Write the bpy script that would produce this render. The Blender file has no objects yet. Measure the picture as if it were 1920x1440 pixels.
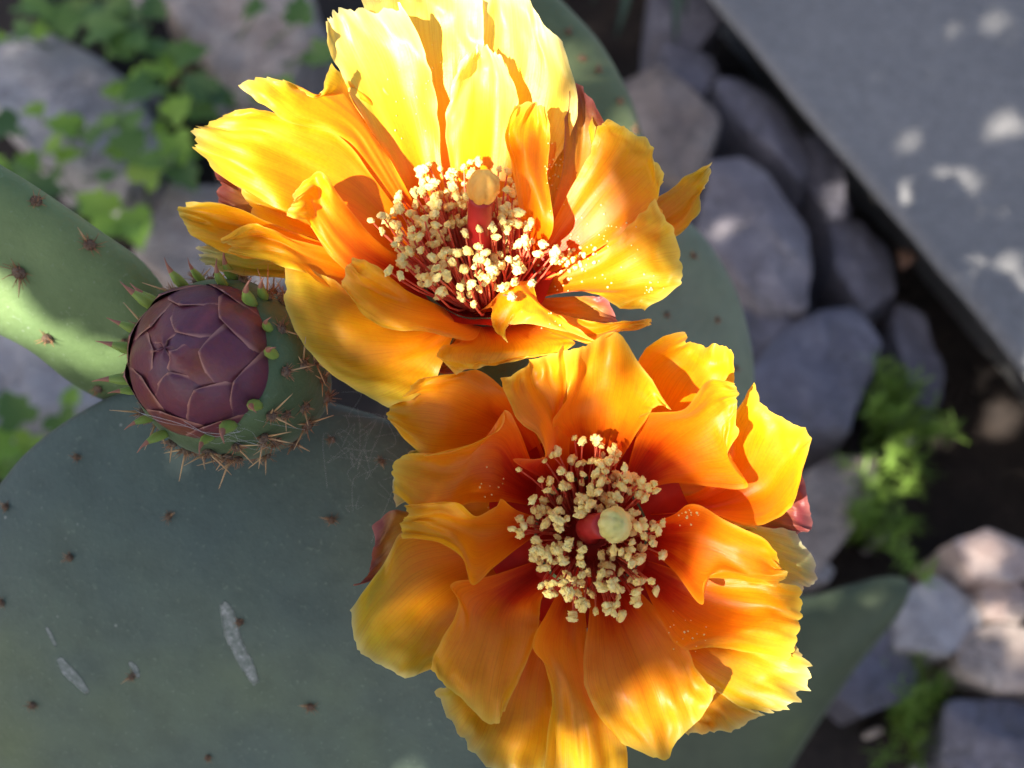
import bpy, bmesh, math, random
from mathutils import Vector, Matrix, noise
from mathutils.bvhtree import BVHTree
R = math.radians
rnd = random.Random(7)
scn = bpy.context.scene
col = scn.collection

# ------------------------------------------------------------------ camera
HFOV = R(55.0); PITCH = R(62.0)
CAM = Vector((0.0, 0.0, 0.62))
AX = Vector((1, 0, 0))
AU = Vector((0, math.sin(PITCH), math.cos(PITCH)))
AF = Vector((0, math.cos(PITCH), -math.sin(PITCH)))
K = 2 * math.tan(HFOV / 2) / 1920.0
D0 = 0.17                      # distance of the flowers
S = D0 * K                     # one photo pixel at that distance, metres
cd = bpy.data.cameras.new('camera'); cam = bpy.data.objects.new('camera', cd); col.objects.link(cam)
cam.location = CAM; cam.rotation_euler = (math.pi / 2 - PITCH, 0, 0)
cd.sensor_width = 36; cd.lens = 36 / (2 * math.tan(HFOV / 2)); cd.clip_start = 0.01; cd.clip_end = 500
cd.dof.use_dof = True; cd.dof.focus_distance = D0 + 0.004; cd.dof.aperture_fstop = 12.5; cd.dof.aperture_blades = 0
scn.camera = cam
# ------------------------------------------------------------------ sky, sun, exposure
LD = (AX * 0.52 + AU * 0.12 + AF * 0.845).normalized()      # the way the sunlight travels
TOSUN = -LD
elev = math.asin(TOSUN.z)
w = bpy.data.worlds.new('World'); scn.world = w; w.use_nodes = True
nt = w.node_tree; bg = nt.nodes['Background']
sky = nt.nodes.new('ShaderNodeTexSky'); sky.sky_type = 'NISHITA'; sky.sun_disc = False
sky.sun_elevation = elev; sky.sun_rotation = math.atan2(TOSUN.x, TOSUN.y)
sky.air_density = 0.8; sky.dust_density = 3.5; sky.ozone_density = 0.6
nt.links.new(sky.outputs[0], bg.inputs[0]); bg.inputs[1].default_value = 0.072
sl = bpy.data.lights.new('sun', 'SUN'); so = bpy.data.objects.new('sun', sl); col.objects.link(so)
sl.energy = 5.0; sl.angle = R(0.53); sl.color = (1.0, 0.93, 0.82)
so.rotation_euler = LD.to_track_quat('-Z', 'Y').to_euler(); so.location = (-2, -2, 3)
vs = scn.view_settings
vs.view_transform = 'Standard'; vs.look = 'None'; vs.exposure = 1.85; vs.gamma = 1; vs.use_curve_mapping = False
scn.cycles.max_bounces = 10; scn.cycles.diffuse_bounces = 6; scn.cycles.transmission_bounces = 6
scn.cycles.transparent_max_bounces = 8

# ------------------------------------------------------------------ helpers
def ray(px, py):
    return AF + AX * ((px - 960) * K) + AU * ((720 - py) * K)
def P(x, y, z=0.0):            # photo pixel + height towards the lens (in pixels at D0)
    return CAM + ray(x, y) * (D0 - z * S)
def PD(px, py, d): return CAM + ray(px, py) * d
def G(px, py, h=0.0):          # where a sight line meets the level z = h
    r = ray(px, py); return CAM + r * ((h - CAM.z) / r.z)
def tag(o, label=None, cat=None, group=None, kind=None):
    if label: o['label'] = label
    if cat: o['category'] = cat
    if group: o['group'] = group
    if kind: o['kind'] = kind
    return o
def empty(name, loc=(0, 0, 0)):
    o = bpy.data.objects.new(name, None); o.location = loc; o.empty_display_size = 0.01; col.objects.link(o); return o
def mesh_obj(name, verts, faces, mats, parent=None, smooth=True, fmat=None):
    me = bpy.data.meshes.new(name); me.from_pydata([tuple(v) for v in verts], [], faces)
    for m in (mats if isinstance(mats, (list, tuple)) else [mats]): me.materials.append(m)
    if smooth: me.polygons.foreach_set('use_smooth', [True] * len(me.polygons))
    if fmat: me.polygons.foreach_set('material_index', fmat)
    me.update()
    o = bpy.data.objects.new(name, me); col.objects.link(o)
    if parent:
        o.parent = parent
        o.matrix_parent_inverse = world_of(parent).inverted()
    return o
def world_of(o):
    m = o.matrix_basis.copy()
    if o.parent: m = world_of(o.parent) @ o.matrix_parent_inverse @ m
    return m
def inst(name, me, mat4, parent):
    o = bpy.data.objects.new(name, me); col.objects.link(o); o.parent = parent
    o.matrix_parent_inverse = world_of(parent).inverted(); o.matrix_basis = mat4; return o
def cr(p, t):                  # Catmull-Rom through a list of points, t in 0..1
    n = len(p) - 1; f = min(max(t, 0), 1) * n; i = min(int(f), n - 1); f -= i
    p1, p2 = p[i], p[i + 1]
    p0 = p[i - 1] if i > 0 else p1 + (p1 - p2)
    p3 = p[i + 2] if i + 2 <= n else p2 + (p2 - p1)
    return 0.5 * (2 * p1 + (p2 - p0) * f + (2 * p0 - 5 * p1 + 4 * p2 - p3) * f * f + (3 * p1 - p0 - 3 * p2 + p3) * f ** 3)
def sst(a, b, x):
    t = min(max((x - a) / (b - a), 0), 1); return t * t * (3 - 2 * t)
def closed_cr(pts, n):
    m = len(pts); out = []
    for k in range(n):
        f = k * m / n; i = int(f); f -= i
        p0, p1, p2, p3 = pts[i - 1], pts[i], pts[(i + 1) % m], pts[(i + 2) % m]
        out.append(0.5 * (2 * p1 + (p2 - p0) * f + (2 * p0 - 5 * p1 + 4 * p2 - p3) * f * f + (3 * p1 - p0 - 3 * p2 + p3) * f ** 3))
    return out
def tube(V, F, pts, radii, n=6, cap=True):
    b = len(V); pts = [Vector(p) for p in pts]
    up = Vector((0.31, 0.2, 0.93))
    for i, p in enumerate(pts):
        d = (pts[min(i + 1, len(pts) - 1)] - pts[max(i - 1, 0)]).normalized()
        a = d.cross(up)
        if a.length < 1e-4: a = d.cross(Vector((1, 0, 0)))
        a.normalize(); c = d.cross(a)
        for k in range(n):
            t = 2 * math.pi * k / n
            V.append(p + (a * math.cos(t) + c * math.sin(t)) * radii[i])
    for i in range(len(pts) - 1):
        for k in range(n):
            F.append((b + i * n + k, b + i * n + (k + 1) % n, b + (i + 1) * n + (k + 1) % n, b + (i + 1) * n + k))
    if cap:
        F.append(tuple(b + (len(pts) - 1) * n + k for k in range(n)))
        F.append(tuple(b + n - 1 - k for k in range(n)))
ICO = {}
def ico(sub):
    if sub not in ICO:
        bm = bmesh.new(); bmesh.ops.create_icosphere(bm, subdivisions=sub, radius=1.0)
        bm.verts.ensure_lookup_table()
        ICO[sub] = ([v.co.copy() for v in bm.verts], [tuple(v.index for v in f.verts) for f in bm.faces]); bm.free()
    return ICO[sub]

# ------------------------------------------------------------------ materials
def new_mat(name):
    m = bpy.data.materials.new(name); m.use_nodes = True
    t = m.node_tree; t.nodes.clear()
    out = t.nodes.new('ShaderNodeOutputMaterial')
    return m, t, out
def N(t, typ, **kw):
    n = t.nodes.new(typ)
    for k, v in kw.items(): setattr(n, k, v)
    return n
def ramp(t, stops, fac=None, mode='LINEAR'):
    r = t.nodes.new('ShaderNodeValToRGB'); cr_ = r.color_ramp; cr_.interpolation = mode
    while len(cr_.elements) < len(stops): cr_.elements.new(0.5)
    for e, (p, c) in zip(cr_.elements, stops):
        e.position = p; e.color = (*c, 1) if len(c) == 3 else c
    if fac is not None: t.links.new(fac, r.inputs[0])
    return r
def mixc(t, fac, a, b, blend='MIX'):
    n = t.nodes.new('ShaderNodeMix'); n.data_type = 'RGBA'; n.blend_type = blend; n.clamp_factor = True
    for sock, v in ((n.inputs[0], fac), (n.inputs[6], a), (n.inputs[7], b)):
        if hasattr(v, 'node'): t.links.new(v, sock)
        elif isinstance(v, (int, float)): sock.default_value = v
        else: sock.default_value = (*v, 1)
    return n.outputs[2]
def noise_n(t, scale, detail=4, vec=None, rough=0.55):
    n = t.nodes.new('ShaderNodeTexNoise'); n.inputs['Scale'].default_value = scale; n.inputs['Detail'].default_value = detail
    n.inputs['Roughness'].default_value = rough
    if vec is not None: t.links.new(vec, n.inputs['Vector'])
    return n
def math_n(t, op, a, b=None):
    n = t.nodes.new('ShaderNodeMath'); n.operation = op
    for i, v in enumerate((a, b)):
        if v is None: continue
        if hasattr(v, 'node'): t.links.new(v, n.inputs[i])
        else: n.inputs[i].default_value = v
    return n.outputs[0]
def coords(t, which='Object'): return t.nodes.new('ShaderNodeTexCoord').outputs[which]
def bump(t, h, strength, dist):
    b = t.nodes.new('ShaderNodeBump'); b.inputs['Strength'].default_value = strength; b.inputs['Distance'].default_value = dist
    t.links.new(h, b.inputs['Height']); return b.outputs[0]

def petal_mat(name, stops, edge, trans=0.45, vein=0.55, rough=0.42):
    m, t, out = new_mat(name)
    uv = t.nodes.new('ShaderNodeUVMap'); uv.uv_map = 'uv'
    sep = t.nodes.new('ShaderNodeSeparateXYZ'); t.links.new(uv.outputs[0], sep.inputs[0])
    info = t.nodes.new('ShaderNodeObjectInfo')
    # long streaks that run with the petal
    mp = t.nodes.new('ShaderNodeMapping'); mp.inputs['Scale'].default_value = (46, 2.4, 1)
    t.links.new(uv.outputs[0], mp.inputs[0])
    add = t.nodes.new('ShaderNodeVectorMath'); add.operation = 'ADD'
    t.links.new(mp.outputs[0], add.inputs[0])
    sc = t.nodes.new('ShaderNodeVectorMath'); sc.operation = 'SCALE'; sc.inputs[0].default_value = (17, 31, 5)
    t.links.new(info.outputs['Random'], sc.inputs['Scale']); t.links.new(sc.outputs[0], add.inputs[1])
    n1 = noise_n(t, 1.0, 3, add.outputs[0])
    mp2 = t.nodes.new('ShaderNodeMapping'); mp2.inputs['Scale'].default_value = (5, 2.2, 1)
    t.links.new(add.outputs[0], mp2.inputs[0])
    mp3 = t.nodes.new('ShaderNodeMapping'); mp3.inputs['Scale'].default_value = (0.12, 1.3, 1)
    t.links.new(add.outputs[0], mp3.inputs[0])
    n2 = noise_n(t, 1.0, 3, mp3.outputs[0])
    # position on the colour scale = distance from the base, broken up by streaks and blotches
    u = math_n(t, 'ADD', sep.outputs[1], math_n(t, 'MULTIPLY', math_n(t, 'SUBTRACT', n1.outputs[0], 0.5), 0.13 * vein / 0.55))
    u = math_n(t, 'ADD', u, math_n(t, 'MULTIPLY', math_n(t, 'SUBTRACT', n2.outputs[0], 0.5), 0.30))
    # margins are paler than the midline
    av = math_n(t, 'ABSOLUTE', math_n(t, 'SUBTRACT', sep.outputs[0], 0.5))
    u = math_n(t, 'ADD', u, math_n(t, 'MULTIPLY', math_n(t, 'POWER', math_n(t, 'MULTIPLY', av, 2.0), 3.0), 0.20))
    u = math_n(t, 'ADD', u, math_n(t, 'MULTIPLY', math_n(t, 'SUBTRACT', info.outputs['Random'], 0.5), 0.16))
    r = ramp(t, stops, u)
    fine = noise_n(t, 1800, 2, coords(t)); 
    c = mixc(t, 0.16, r.outputs[0], fine.outputs[1], 'OVERLAY')
    mpv = t.nodes.new('ShaderNodeMapping'); mpv.inputs['Scale'].default_value = (3.2, 1.1, 1); t.links.new(add.outputs[0], mpv.inputs[0])
    nv_ = noise_n(t, 1.0, 2, mpv.outputs[0])
    c = mixc(t, 1.0, c, ramp(t, [(0.32, (0.90, 0.80, 0.7)), (0.52, (1, 1, 1))], nv_.outputs[0]).outputs[0], 'MULTIPLY')
    rim = math_n(t, 'MULTIPLY', ramp(t, [(0.93, (0, 0, 0)), (1.0, (1, 1, 1))], math_n(t, 'MULTIPLY', av, 2.0)).outputs[0], math_n(t, 'MULTIPLY', sep.outputs[1], 0.55))
    c = mixc(t, rim, c, edge)
    c2 = mixc(t, math_n(t, 'POWER', math_n(t, 'MULTIPLY', sep.outputs[1], 1.0), 26.0), c, edge)
    p = t.nodes.new('ShaderNodeBsdfPrincipled'); t.links.new(c2, p.inputs['Base Color'])
    p.inputs['Roughness'].default_value = rough; p.inputs['Specular IOR Level'].default_value = 0.45
    p.inputs['Sheen Weight'].default_value = 0.12; p.inputs['Sheen Roughness'].default_value = 0.35; p.inputs['Sheen Tint'].default_value = (1, .9, .7, 1)
    tr = t.nodes.new('ShaderNodeBsdfTranslucent'); t.links.new(mixc(t, 1.0, c2, (1.0, 0.92, 0.8), 'MULTIPLY'), tr.inputs[0])
    wr = noise_n(t, 260, 4, coords(t), 0.6)
    h = math_n(t, 'ADD', math_n(t, 'ADD', math_n(t, 'MULTIPLY', n1.outputs[0], 0.7), math_n(t, 'MULTIPLY', nv_.outputs[0], 0.5)), math_n(t, 'ADD', math_n(t, 'MULTIPLY', fine.outputs[0], 0.25), math_n(t, 'MULTIPLY', wr.outputs[0], 1.1)))
    bn = bump(t, h, 0.16, 0.0006); t.links.new(bn, p.inputs['Normal'])
    mx = t.nodes.new('ShaderNodeMixShader'); mx.inputs[0].default_value = trans
    t.links.new(p.outputs[0], mx.inputs[1]); t.links.new(tr.outputs[0], mx.inputs[2]); t.links.new(mx.outputs[0], out.inputs[0])
    return m
RED = (0.50, 0.012, 0.002); RO = (0.80, 0.085, 0.002); OR = (0.90, 0.24, 0.002); AM = (0.92, 0.38, 0.003); YE = (0.90, 0.55, 0.006)
M_low = petal_mat('petal_orange', [(0.0, (0.50, 0.010, 0.002)), (0.15, (0.70, 0.04, 0.002)), (0.28, (0.88, 0.16, 0.002)), (0.45, (0.93, 0.25, 0.002)), (0.78, (0.94, 0.34, 0.003)), (1.0, (0.92, 0.47, 0.005))], (0.90, 0.64, 0.08), trans=0.5)
M_up = petal_mat('petal_amber', [(0.0, (0.60, 0.02, 0.002)), (0.10, (0.84, 0.14, 0.002)), (0.25, (0.93, 0.27, 0.002)), (0.58, (0.95, 0.37, 0.003)), (0.84, (0.94, 0.47, 0.006)), (1.0, (0.93, 0.60, 0.02))], (0.92, 0.72, 0.14), trans=0.5)
M_back = petal_mat('petal_sunlit_yellow', [(0.0, (0.70, 0.04, 0.002)), (0.14, (0.90, 0.24, 0.002)), (0.34, (0.94, 0.44, 0.006)), (0.58, (0.95, 0.58, 0.03)), (0.80, (0.95, 0.70, 0.10)), (1.0, (0.94, 0.74, 0.18))], (0.92, 0.80, 0.35), trans=0.35)  # sun glare put into the colour: back petals paler towards the tip
M_out = petal_mat('petal_yellow', [(0.0, RO), (0.36, (0.88, 0.20, 0.003)), (0.62, (0.88, 0.32, 0.004)), (0.84, (0.84, 0.42, 0.006)), (1.0, (0.78, 0.52, 0.02))], (0.86, 0.74, 0.28), trans=0.5)
M_sep = petal_mat('sepal_brown', [(0.0, RO), (0.4, (0.70, 0.26, 0.01)), (0.65, (0.50, 0.25, 0.03)), (0.85, (0.33, 0.13, 0.05)), (1.0, (0.22, 0.03, 0.035))], (0.45, 0.16, 0.14), trans=0.35)
M_pale = petal_mat('petal_pale_green', [(0.0, AM), (0.4, (0.75, 0.52, 0.03)), (0.75, (0.62, 0.56, 0.07)), (1.0, (0.62, 0.62, 0.22))], (0.75, 0.72, 0.45), trans=0.5)

def simple(name, base, var=None, scale=60, rough=0.6, bscale=None, bstr=0.3, bdist=0.001, spec=0.4, sss=0, detail=5):
    m, t, out = new_mat(name); co = coords(t)
    p = t.nodes.new('ShaderNodeBsdfPrincipled'); p.inputs['Roughness'].default_value = rough; p.inputs['Specular IOR Level'].default_value = spec
    if var:
        n = noise_n(t, scale, detail, co); r = ramp(t, [(0.3, base), (0.7, var)], n.outputs[0]); t.links.new(r.outputs[0], p.inputs['Base Color'])
    else: p.inputs['Base Color'].default_value = (*base, 1)
    if sss: p.inputs['Subsurface Weight'].default_value = sss; p.inputs['Subsurface Radius'].default_value = (1, .5, .2); p.inputs['Subsurface Scale'].default_value = 0.001
    if bscale:
        nb = noise_n(t, bscale, 5, co); t.links.new(bump(t, nb.outputs[0], bstr, bdist), p.inputs['Normal'])
    t.links.new(p.outputs[0], out.inputs[0]); return m
M_anther = simple('pollen_yellow', (0.95, 0.66, 0.16), (0.96, 0.80, 0.34), 700, 0.75, 3500, 0.5, 0.0004, 0.2, 0.15)
M_fil = simple('filament_red', (0.62, 0.05, 0.03), (0.80, 0.20, 0.10), 300, 0.5, spec=0.5, sss=0.2)
M_style = simple('style_red', (0.36, 0.008, 0.008), (0.44, 0.018, 0.015), 300, 0.5, spec=0.5, sss=0.2)
M_stig = simple('stigma_cream', (0.62, 0.55, 0.14), (0.74, 0.66, 0.24), 500, 0.5, 3000, 0.3, 0.0003, 0.35, 0.2)
M_stig2 = simple('stigma_amber', (0.88, 0.38, 0.05), (0.90, 0.48, 0.10), 500, 0.5, 3000, 0.3, 0.0003, 0.35, 0.2)
M_throat = simple('flower_throat_red', (0.36, 0.008, 0.003), (0.50, 0.02, 0.004), 200, 0.5)
M_areole = simple('areole_felt', (0.10, 0.06, 0.045), (0.30, 0.22, 0.15), 900, 0.9, 2500, 1, 0.0006, 0.1)
M_spine = simple('spine_tan', (0.52, 0.30, 0.14), (0.66, 0.44, 0.22), 500, 0.5)
M_glo = simple('glochid_brown', (0.26, 0.10, 0.05), (0.48, 0.27, 0.13), 700, 0.6)
M_web = simple('cobweb_white', (0.5, 0.5, 0.5), rough=0.4)
M_scar = None

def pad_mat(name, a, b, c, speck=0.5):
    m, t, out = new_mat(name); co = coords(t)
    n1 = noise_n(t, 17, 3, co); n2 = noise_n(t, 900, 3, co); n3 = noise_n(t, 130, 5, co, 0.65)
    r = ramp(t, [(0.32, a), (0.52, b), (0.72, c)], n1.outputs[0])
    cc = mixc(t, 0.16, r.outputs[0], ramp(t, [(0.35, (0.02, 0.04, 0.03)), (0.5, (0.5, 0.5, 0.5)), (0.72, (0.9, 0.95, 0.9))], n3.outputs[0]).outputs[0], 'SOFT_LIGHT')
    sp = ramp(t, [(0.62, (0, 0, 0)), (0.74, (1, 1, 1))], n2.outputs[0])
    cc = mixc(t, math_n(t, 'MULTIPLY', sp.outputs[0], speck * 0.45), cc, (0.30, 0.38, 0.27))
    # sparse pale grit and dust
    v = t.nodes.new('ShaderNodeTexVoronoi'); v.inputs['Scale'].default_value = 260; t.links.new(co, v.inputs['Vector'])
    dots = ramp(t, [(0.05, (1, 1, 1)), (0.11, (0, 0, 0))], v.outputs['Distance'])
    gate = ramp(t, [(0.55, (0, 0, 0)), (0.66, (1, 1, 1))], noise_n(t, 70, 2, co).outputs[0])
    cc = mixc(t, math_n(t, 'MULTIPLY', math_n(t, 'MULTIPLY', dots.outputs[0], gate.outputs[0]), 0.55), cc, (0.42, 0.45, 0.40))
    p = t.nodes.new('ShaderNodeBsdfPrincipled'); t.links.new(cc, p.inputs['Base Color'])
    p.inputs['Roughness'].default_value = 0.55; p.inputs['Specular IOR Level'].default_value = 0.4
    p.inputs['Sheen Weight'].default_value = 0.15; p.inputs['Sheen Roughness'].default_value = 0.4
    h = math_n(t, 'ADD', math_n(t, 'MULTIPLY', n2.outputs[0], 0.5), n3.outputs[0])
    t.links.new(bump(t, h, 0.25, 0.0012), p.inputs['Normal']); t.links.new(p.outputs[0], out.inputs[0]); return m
M_pad = pad_mat('cactus_skin_glaucous', (0.070, 0.106, 0.094), (0.090, 0.128, 0.098), (0.130, 0.172, 0.088))
M_padC = pad_mat('cactus_skin_shaded', (0.045, 0.062, 0.034), (0.060, 0.080, 0.042), (0.080, 0.105, 0.048))  # shade put into the skin colour, for the shaded pad only
M_padB = pad_mat('cactus_skin_pale', (0.13, 0.165, 0.12), (0.155, 0.19, 0.13), (0.18, 0.215, 0.125))
M_padY = pad_mat('cactus_skin_young', (0.090, 0.150, 0.050), (0.140, 0.220, 0.085), (0.200, 0.280, 0.110), 0.8)
M_padO = pad_mat('cactus_skin_olive', (0.10, 0.135, 0.060), (0.13, 0.165, 0.075), (0.15, 0.21, 0.07))
M_ov = pad_mat('ovary_skin', (0.060, 0.100, 0.045), (0.085, 0.135, 0.055), (0.125, 0.160, 0.055), 0.3)
M_lfl = simple('leaflet_green', (0.20, 0.34, 0.05), (0.32, 0.44, 0.10), 400, 0.45, sss=0.2)
M_tip = simple('leaflet_tip_red', (0.30, 0.10, 0.07), (0.42, 0.20, 0.12), 400, 0.5)

def scale_mat():
    m, t, out = new_mat('bud_scale_purple')
    uv = t.nodes.new('ShaderNodeUVMap'); uv.uv_map = 'uv'; sep = t.nodes.new('ShaderNodeSeparateXYZ'); t.links.new(uv.outputs[0], sep.inputs[0])
    info = t.nodes.new('ShaderNodeObjectInfo'); co = coords(t)
    n = noise_n(t, 150, 4, co); n2 = noise_n(t, 1500, 3, co)
    f = math_n(t, 'ADD', math_n(t, 'MULTIPLY', n.outputs[0], 0.8), math_n(t, 'MULTIPLY', math_n(t, 'SUBTRACT', info.outputs['Random'], 0.5), 0.35))
    r = ramp(t, [(0.2, (0.095, 0.028, 0.060)), (0.42, (0.150, 0.036, 0.055)), (0.58, (0.185, 0.048, 0.036)), (0.75, (0.21, 0.080, 0.020))], f)
    c = mixc(t, 0.25, r.outputs[0], n2.outputs[1], 'OVERLAY')
    e = ramp(t, [(0.80, (0, 0, 0)), (0.96, (1, 1, 1))], sep.outputs[0])
    c = mixc(t, math_n(t, 'MULTIPLY', e.outputs[0], 0.85), c, (0.46, 0.22, 0.17))
    p = t.nodes.new('ShaderNodeBsdfPrincipled'); t.links.new(c, p.inputs['Base Color']); p.inputs['Roughness'].default_value = 0.42
    p.inputs['Specular IOR Level'].default_value = 0.45
    t.links.new(bump(t, math_n(t, 'ADD', n.outputs[0], math_n(t, 'MULTIPLY', n2.outputs[0], 0.3)), 0.3, 0.0008), p.inputs['Normal'])
    t.links.new(p.outputs[0], out.inputs[0]); return m
M_scale = scale_mat()

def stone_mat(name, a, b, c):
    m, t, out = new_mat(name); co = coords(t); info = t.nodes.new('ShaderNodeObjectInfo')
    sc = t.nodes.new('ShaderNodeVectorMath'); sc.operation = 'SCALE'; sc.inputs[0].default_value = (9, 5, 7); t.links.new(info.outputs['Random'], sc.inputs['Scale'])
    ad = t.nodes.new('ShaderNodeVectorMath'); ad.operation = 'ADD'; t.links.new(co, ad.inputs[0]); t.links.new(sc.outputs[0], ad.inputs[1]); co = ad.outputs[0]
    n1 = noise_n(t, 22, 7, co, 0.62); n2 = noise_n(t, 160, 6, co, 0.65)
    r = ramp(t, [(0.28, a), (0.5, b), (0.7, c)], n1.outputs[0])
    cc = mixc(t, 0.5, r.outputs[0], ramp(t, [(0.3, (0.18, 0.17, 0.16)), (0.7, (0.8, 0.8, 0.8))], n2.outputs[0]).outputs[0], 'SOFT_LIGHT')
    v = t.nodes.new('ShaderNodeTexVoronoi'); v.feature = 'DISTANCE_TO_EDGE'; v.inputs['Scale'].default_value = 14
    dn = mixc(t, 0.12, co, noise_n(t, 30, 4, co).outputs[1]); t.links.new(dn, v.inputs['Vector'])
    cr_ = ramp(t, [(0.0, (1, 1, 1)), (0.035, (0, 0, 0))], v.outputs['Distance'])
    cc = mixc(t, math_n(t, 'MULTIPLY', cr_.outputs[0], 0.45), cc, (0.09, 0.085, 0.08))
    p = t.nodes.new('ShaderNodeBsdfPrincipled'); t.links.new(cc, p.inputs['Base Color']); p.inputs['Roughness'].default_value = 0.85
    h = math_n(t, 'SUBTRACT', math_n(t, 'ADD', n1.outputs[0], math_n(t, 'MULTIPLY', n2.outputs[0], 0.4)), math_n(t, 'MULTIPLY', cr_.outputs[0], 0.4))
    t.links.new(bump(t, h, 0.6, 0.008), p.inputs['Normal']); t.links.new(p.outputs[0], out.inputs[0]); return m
M_st1 = stone_mat('stone_grey', (0.26, 0.245, 0.25), (0.37, 0.35, 0.355), (0.45, 0.43, 0.42))
M_st2 = stone_mat('stone_buff', (0.28, 0.21, 0.18), (0.39, 0.32, 0.28), (0.45, 0.41, 0.38))
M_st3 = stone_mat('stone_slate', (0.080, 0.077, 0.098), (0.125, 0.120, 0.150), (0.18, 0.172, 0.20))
M_st6 = stone_mat('stone_brown', (0.14, 0.105, 0.09), (0.22, 0.178, 0.155), (0.30, 0.255, 0.225))
M_st5 = stone_mat('stone_mauve', (0.125, 0.112, 0.125), (0.19, 0.17, 0.187), (0.25, 0.228, 0.24))
M_st4 = stone_mat('stone_pink', (0.34, 0.22, 0.19), (0.44, 0.34, 0.30), (0.52, 0.46, 0.42))
def soil_mat():
    m, t, out = new_mat('soil_dark'); co = coords(t, 'Object')
    n1 = noise_n(t, 14, 8, co, 0.65); n2 = noise_n(t, 120, 6, co, 0.7)
    r = ramp(t, [(0.3, (0.018, 0.014, 0.012)), (0.55, (0.045, 0.032, 0.026)), (0.75, (0.085, 0.060, 0.045))], n1.outputs[0])
    cc = mixc(t, 0.6, r.outputs[0], n2.outputs[0], 'OVERLAY')
    p = t.nodes.new('ShaderNodeBsdfPrincipled'); t.links.new(cc, p.inputs['Base Color']); p.inputs['Roughness'].default_value = 0.95
    t.links.new(bump(t, math_n(t, 'ADD', n1.outputs[0], n2.outputs[0]), 1.0, 0.012), p.inputs['Normal']); t.links.new(p.outputs[0], out.inputs[0]); return m
M_soil = soil_mat()
def slab_mat():
    m, t, out = new_mat('concrete_grey'); co = coords(t, 'Object')
    n1 = noise_n(t, 6, 6, co, 0.6); n2 = noise_n(t, 220, 5, co, 0.7); n3 = noise_n(t, 40, 4, co)
    r = ramp(t, [(0.3, (0.155, 0.155, 0.158)), (0.7, (0.215, 0.21, 0.208))], n1.outputs[0])
    cc = mixc(t, 0.55, r.outputs[0], ramp(t, [(0.3, (0.2, 0.2, 0.2)), (0.7, (0.78, 0.78, 0.78))], n2.outputs[0]).outputs[0], 'SOFT_LIGHT')
    pits = ramp(t, [(0.26, (1, 1, 1)), (0.33, (0, 0, 0))], n3.outputs[0])
    cc = mixc(t, math_n(t, 'MULTIPLY', pits.outputs[0], 0.5), cc, (0.09, 0.09, 0.09))
    p = t.nodes.new('ShaderNodeBsdfPrincipled'); t.links.new(cc, p.inputs['Base Color']); p.inputs['Roughness'].default_value = 0.85
    t.links.new(bump(t, math_n(t, 'ADD', n2.outputs[0], math_n(t, 'MULTIPLY', n3.outputs[0], 0.7)), 0.5, 0.004), p.inputs['Normal']); t.links.new(p.outputs[0], out.inputs[0]); return m
M_slab = slab_mat()
def leaf_mat(name, a, b, c, trans=0.3, scale=40):
    m, t, out = new_mat(name); info = t.nodes.new('ShaderNodeObjectInfo'); co = coords(t)
    n = noise_n(t, scale, 4, co)
    f = math_n(t, 'ADD', math_n(t, 'MULTIPLY', n.outputs[0], 0.6), math_n(t, 'MULTIPLY', info.outputs['Random'], 0.4))
    r = ramp(t, [(0.25, a), (0.5, b), (0.75, c)], f)
    p = t.nodes.new('ShaderNodeBsdfPrincipled'); t.links.new(r.outputs[0], p.inputs['Base Color']); p.inputs['Roughness'].default_value = 0.5
    tr = t.nodes.new('ShaderNodeBsdfTranslucent'); t.links.new(r.outputs[0], tr.inputs[0])
    mx = t.nodes.new('ShaderNodeMixShader'); mx.inputs[0].default_value = trans
    t.links.new(p.outputs[0], mx.inputs[1]); t.links.new(tr.outputs[0], mx.inputs[2]); t.links.new(mx.outputs[0], out.inputs[0]); return m
M_ivy = leaf_mat('ivy_leaf_green', (0.07, 0.14, 0.04), (0.10, 0.20, 0.04), (0.15, 0.28, 0.05))
M_ivyL = leaf_mat('ivy_leaf_light', (0.16, 0.29, 0.03), (0.22, 0.40, 0.04), (0.30, 0.48, 0.07))
M_moss = leaf_mat('feathery_green', (0.17, 0.28, 0.05), (0.24, 0.38, 0.07), (0.34, 0.46, 0.12), 0.4)
M_dead = leaf_mat('dead_leaf_brown', (0.10, 0.045, 0.025), (0.16, 0.075, 0.04), (0.22, 0.12, 0.07), 0.2)
M_crown = leaf_mat('tree_leaf_green', (0.04, 0.08, 0.02), (0.06, 0.11, 0.025), (0.08, 0.14, 0.03), 0.12, 3)
M_bark = simple('bark_brown', (0.09, 0.065, 0.045), (0.16, 0.12, 0.09), 12, 0.9, 25, 0.8, 0.02)
M_strap = leaf_mat('strap_leaf', (0.05, 0.08, 0.05), (0.06, 0.10, 0.06), (0.08, 0.12, 0.08), 0.25)

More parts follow.
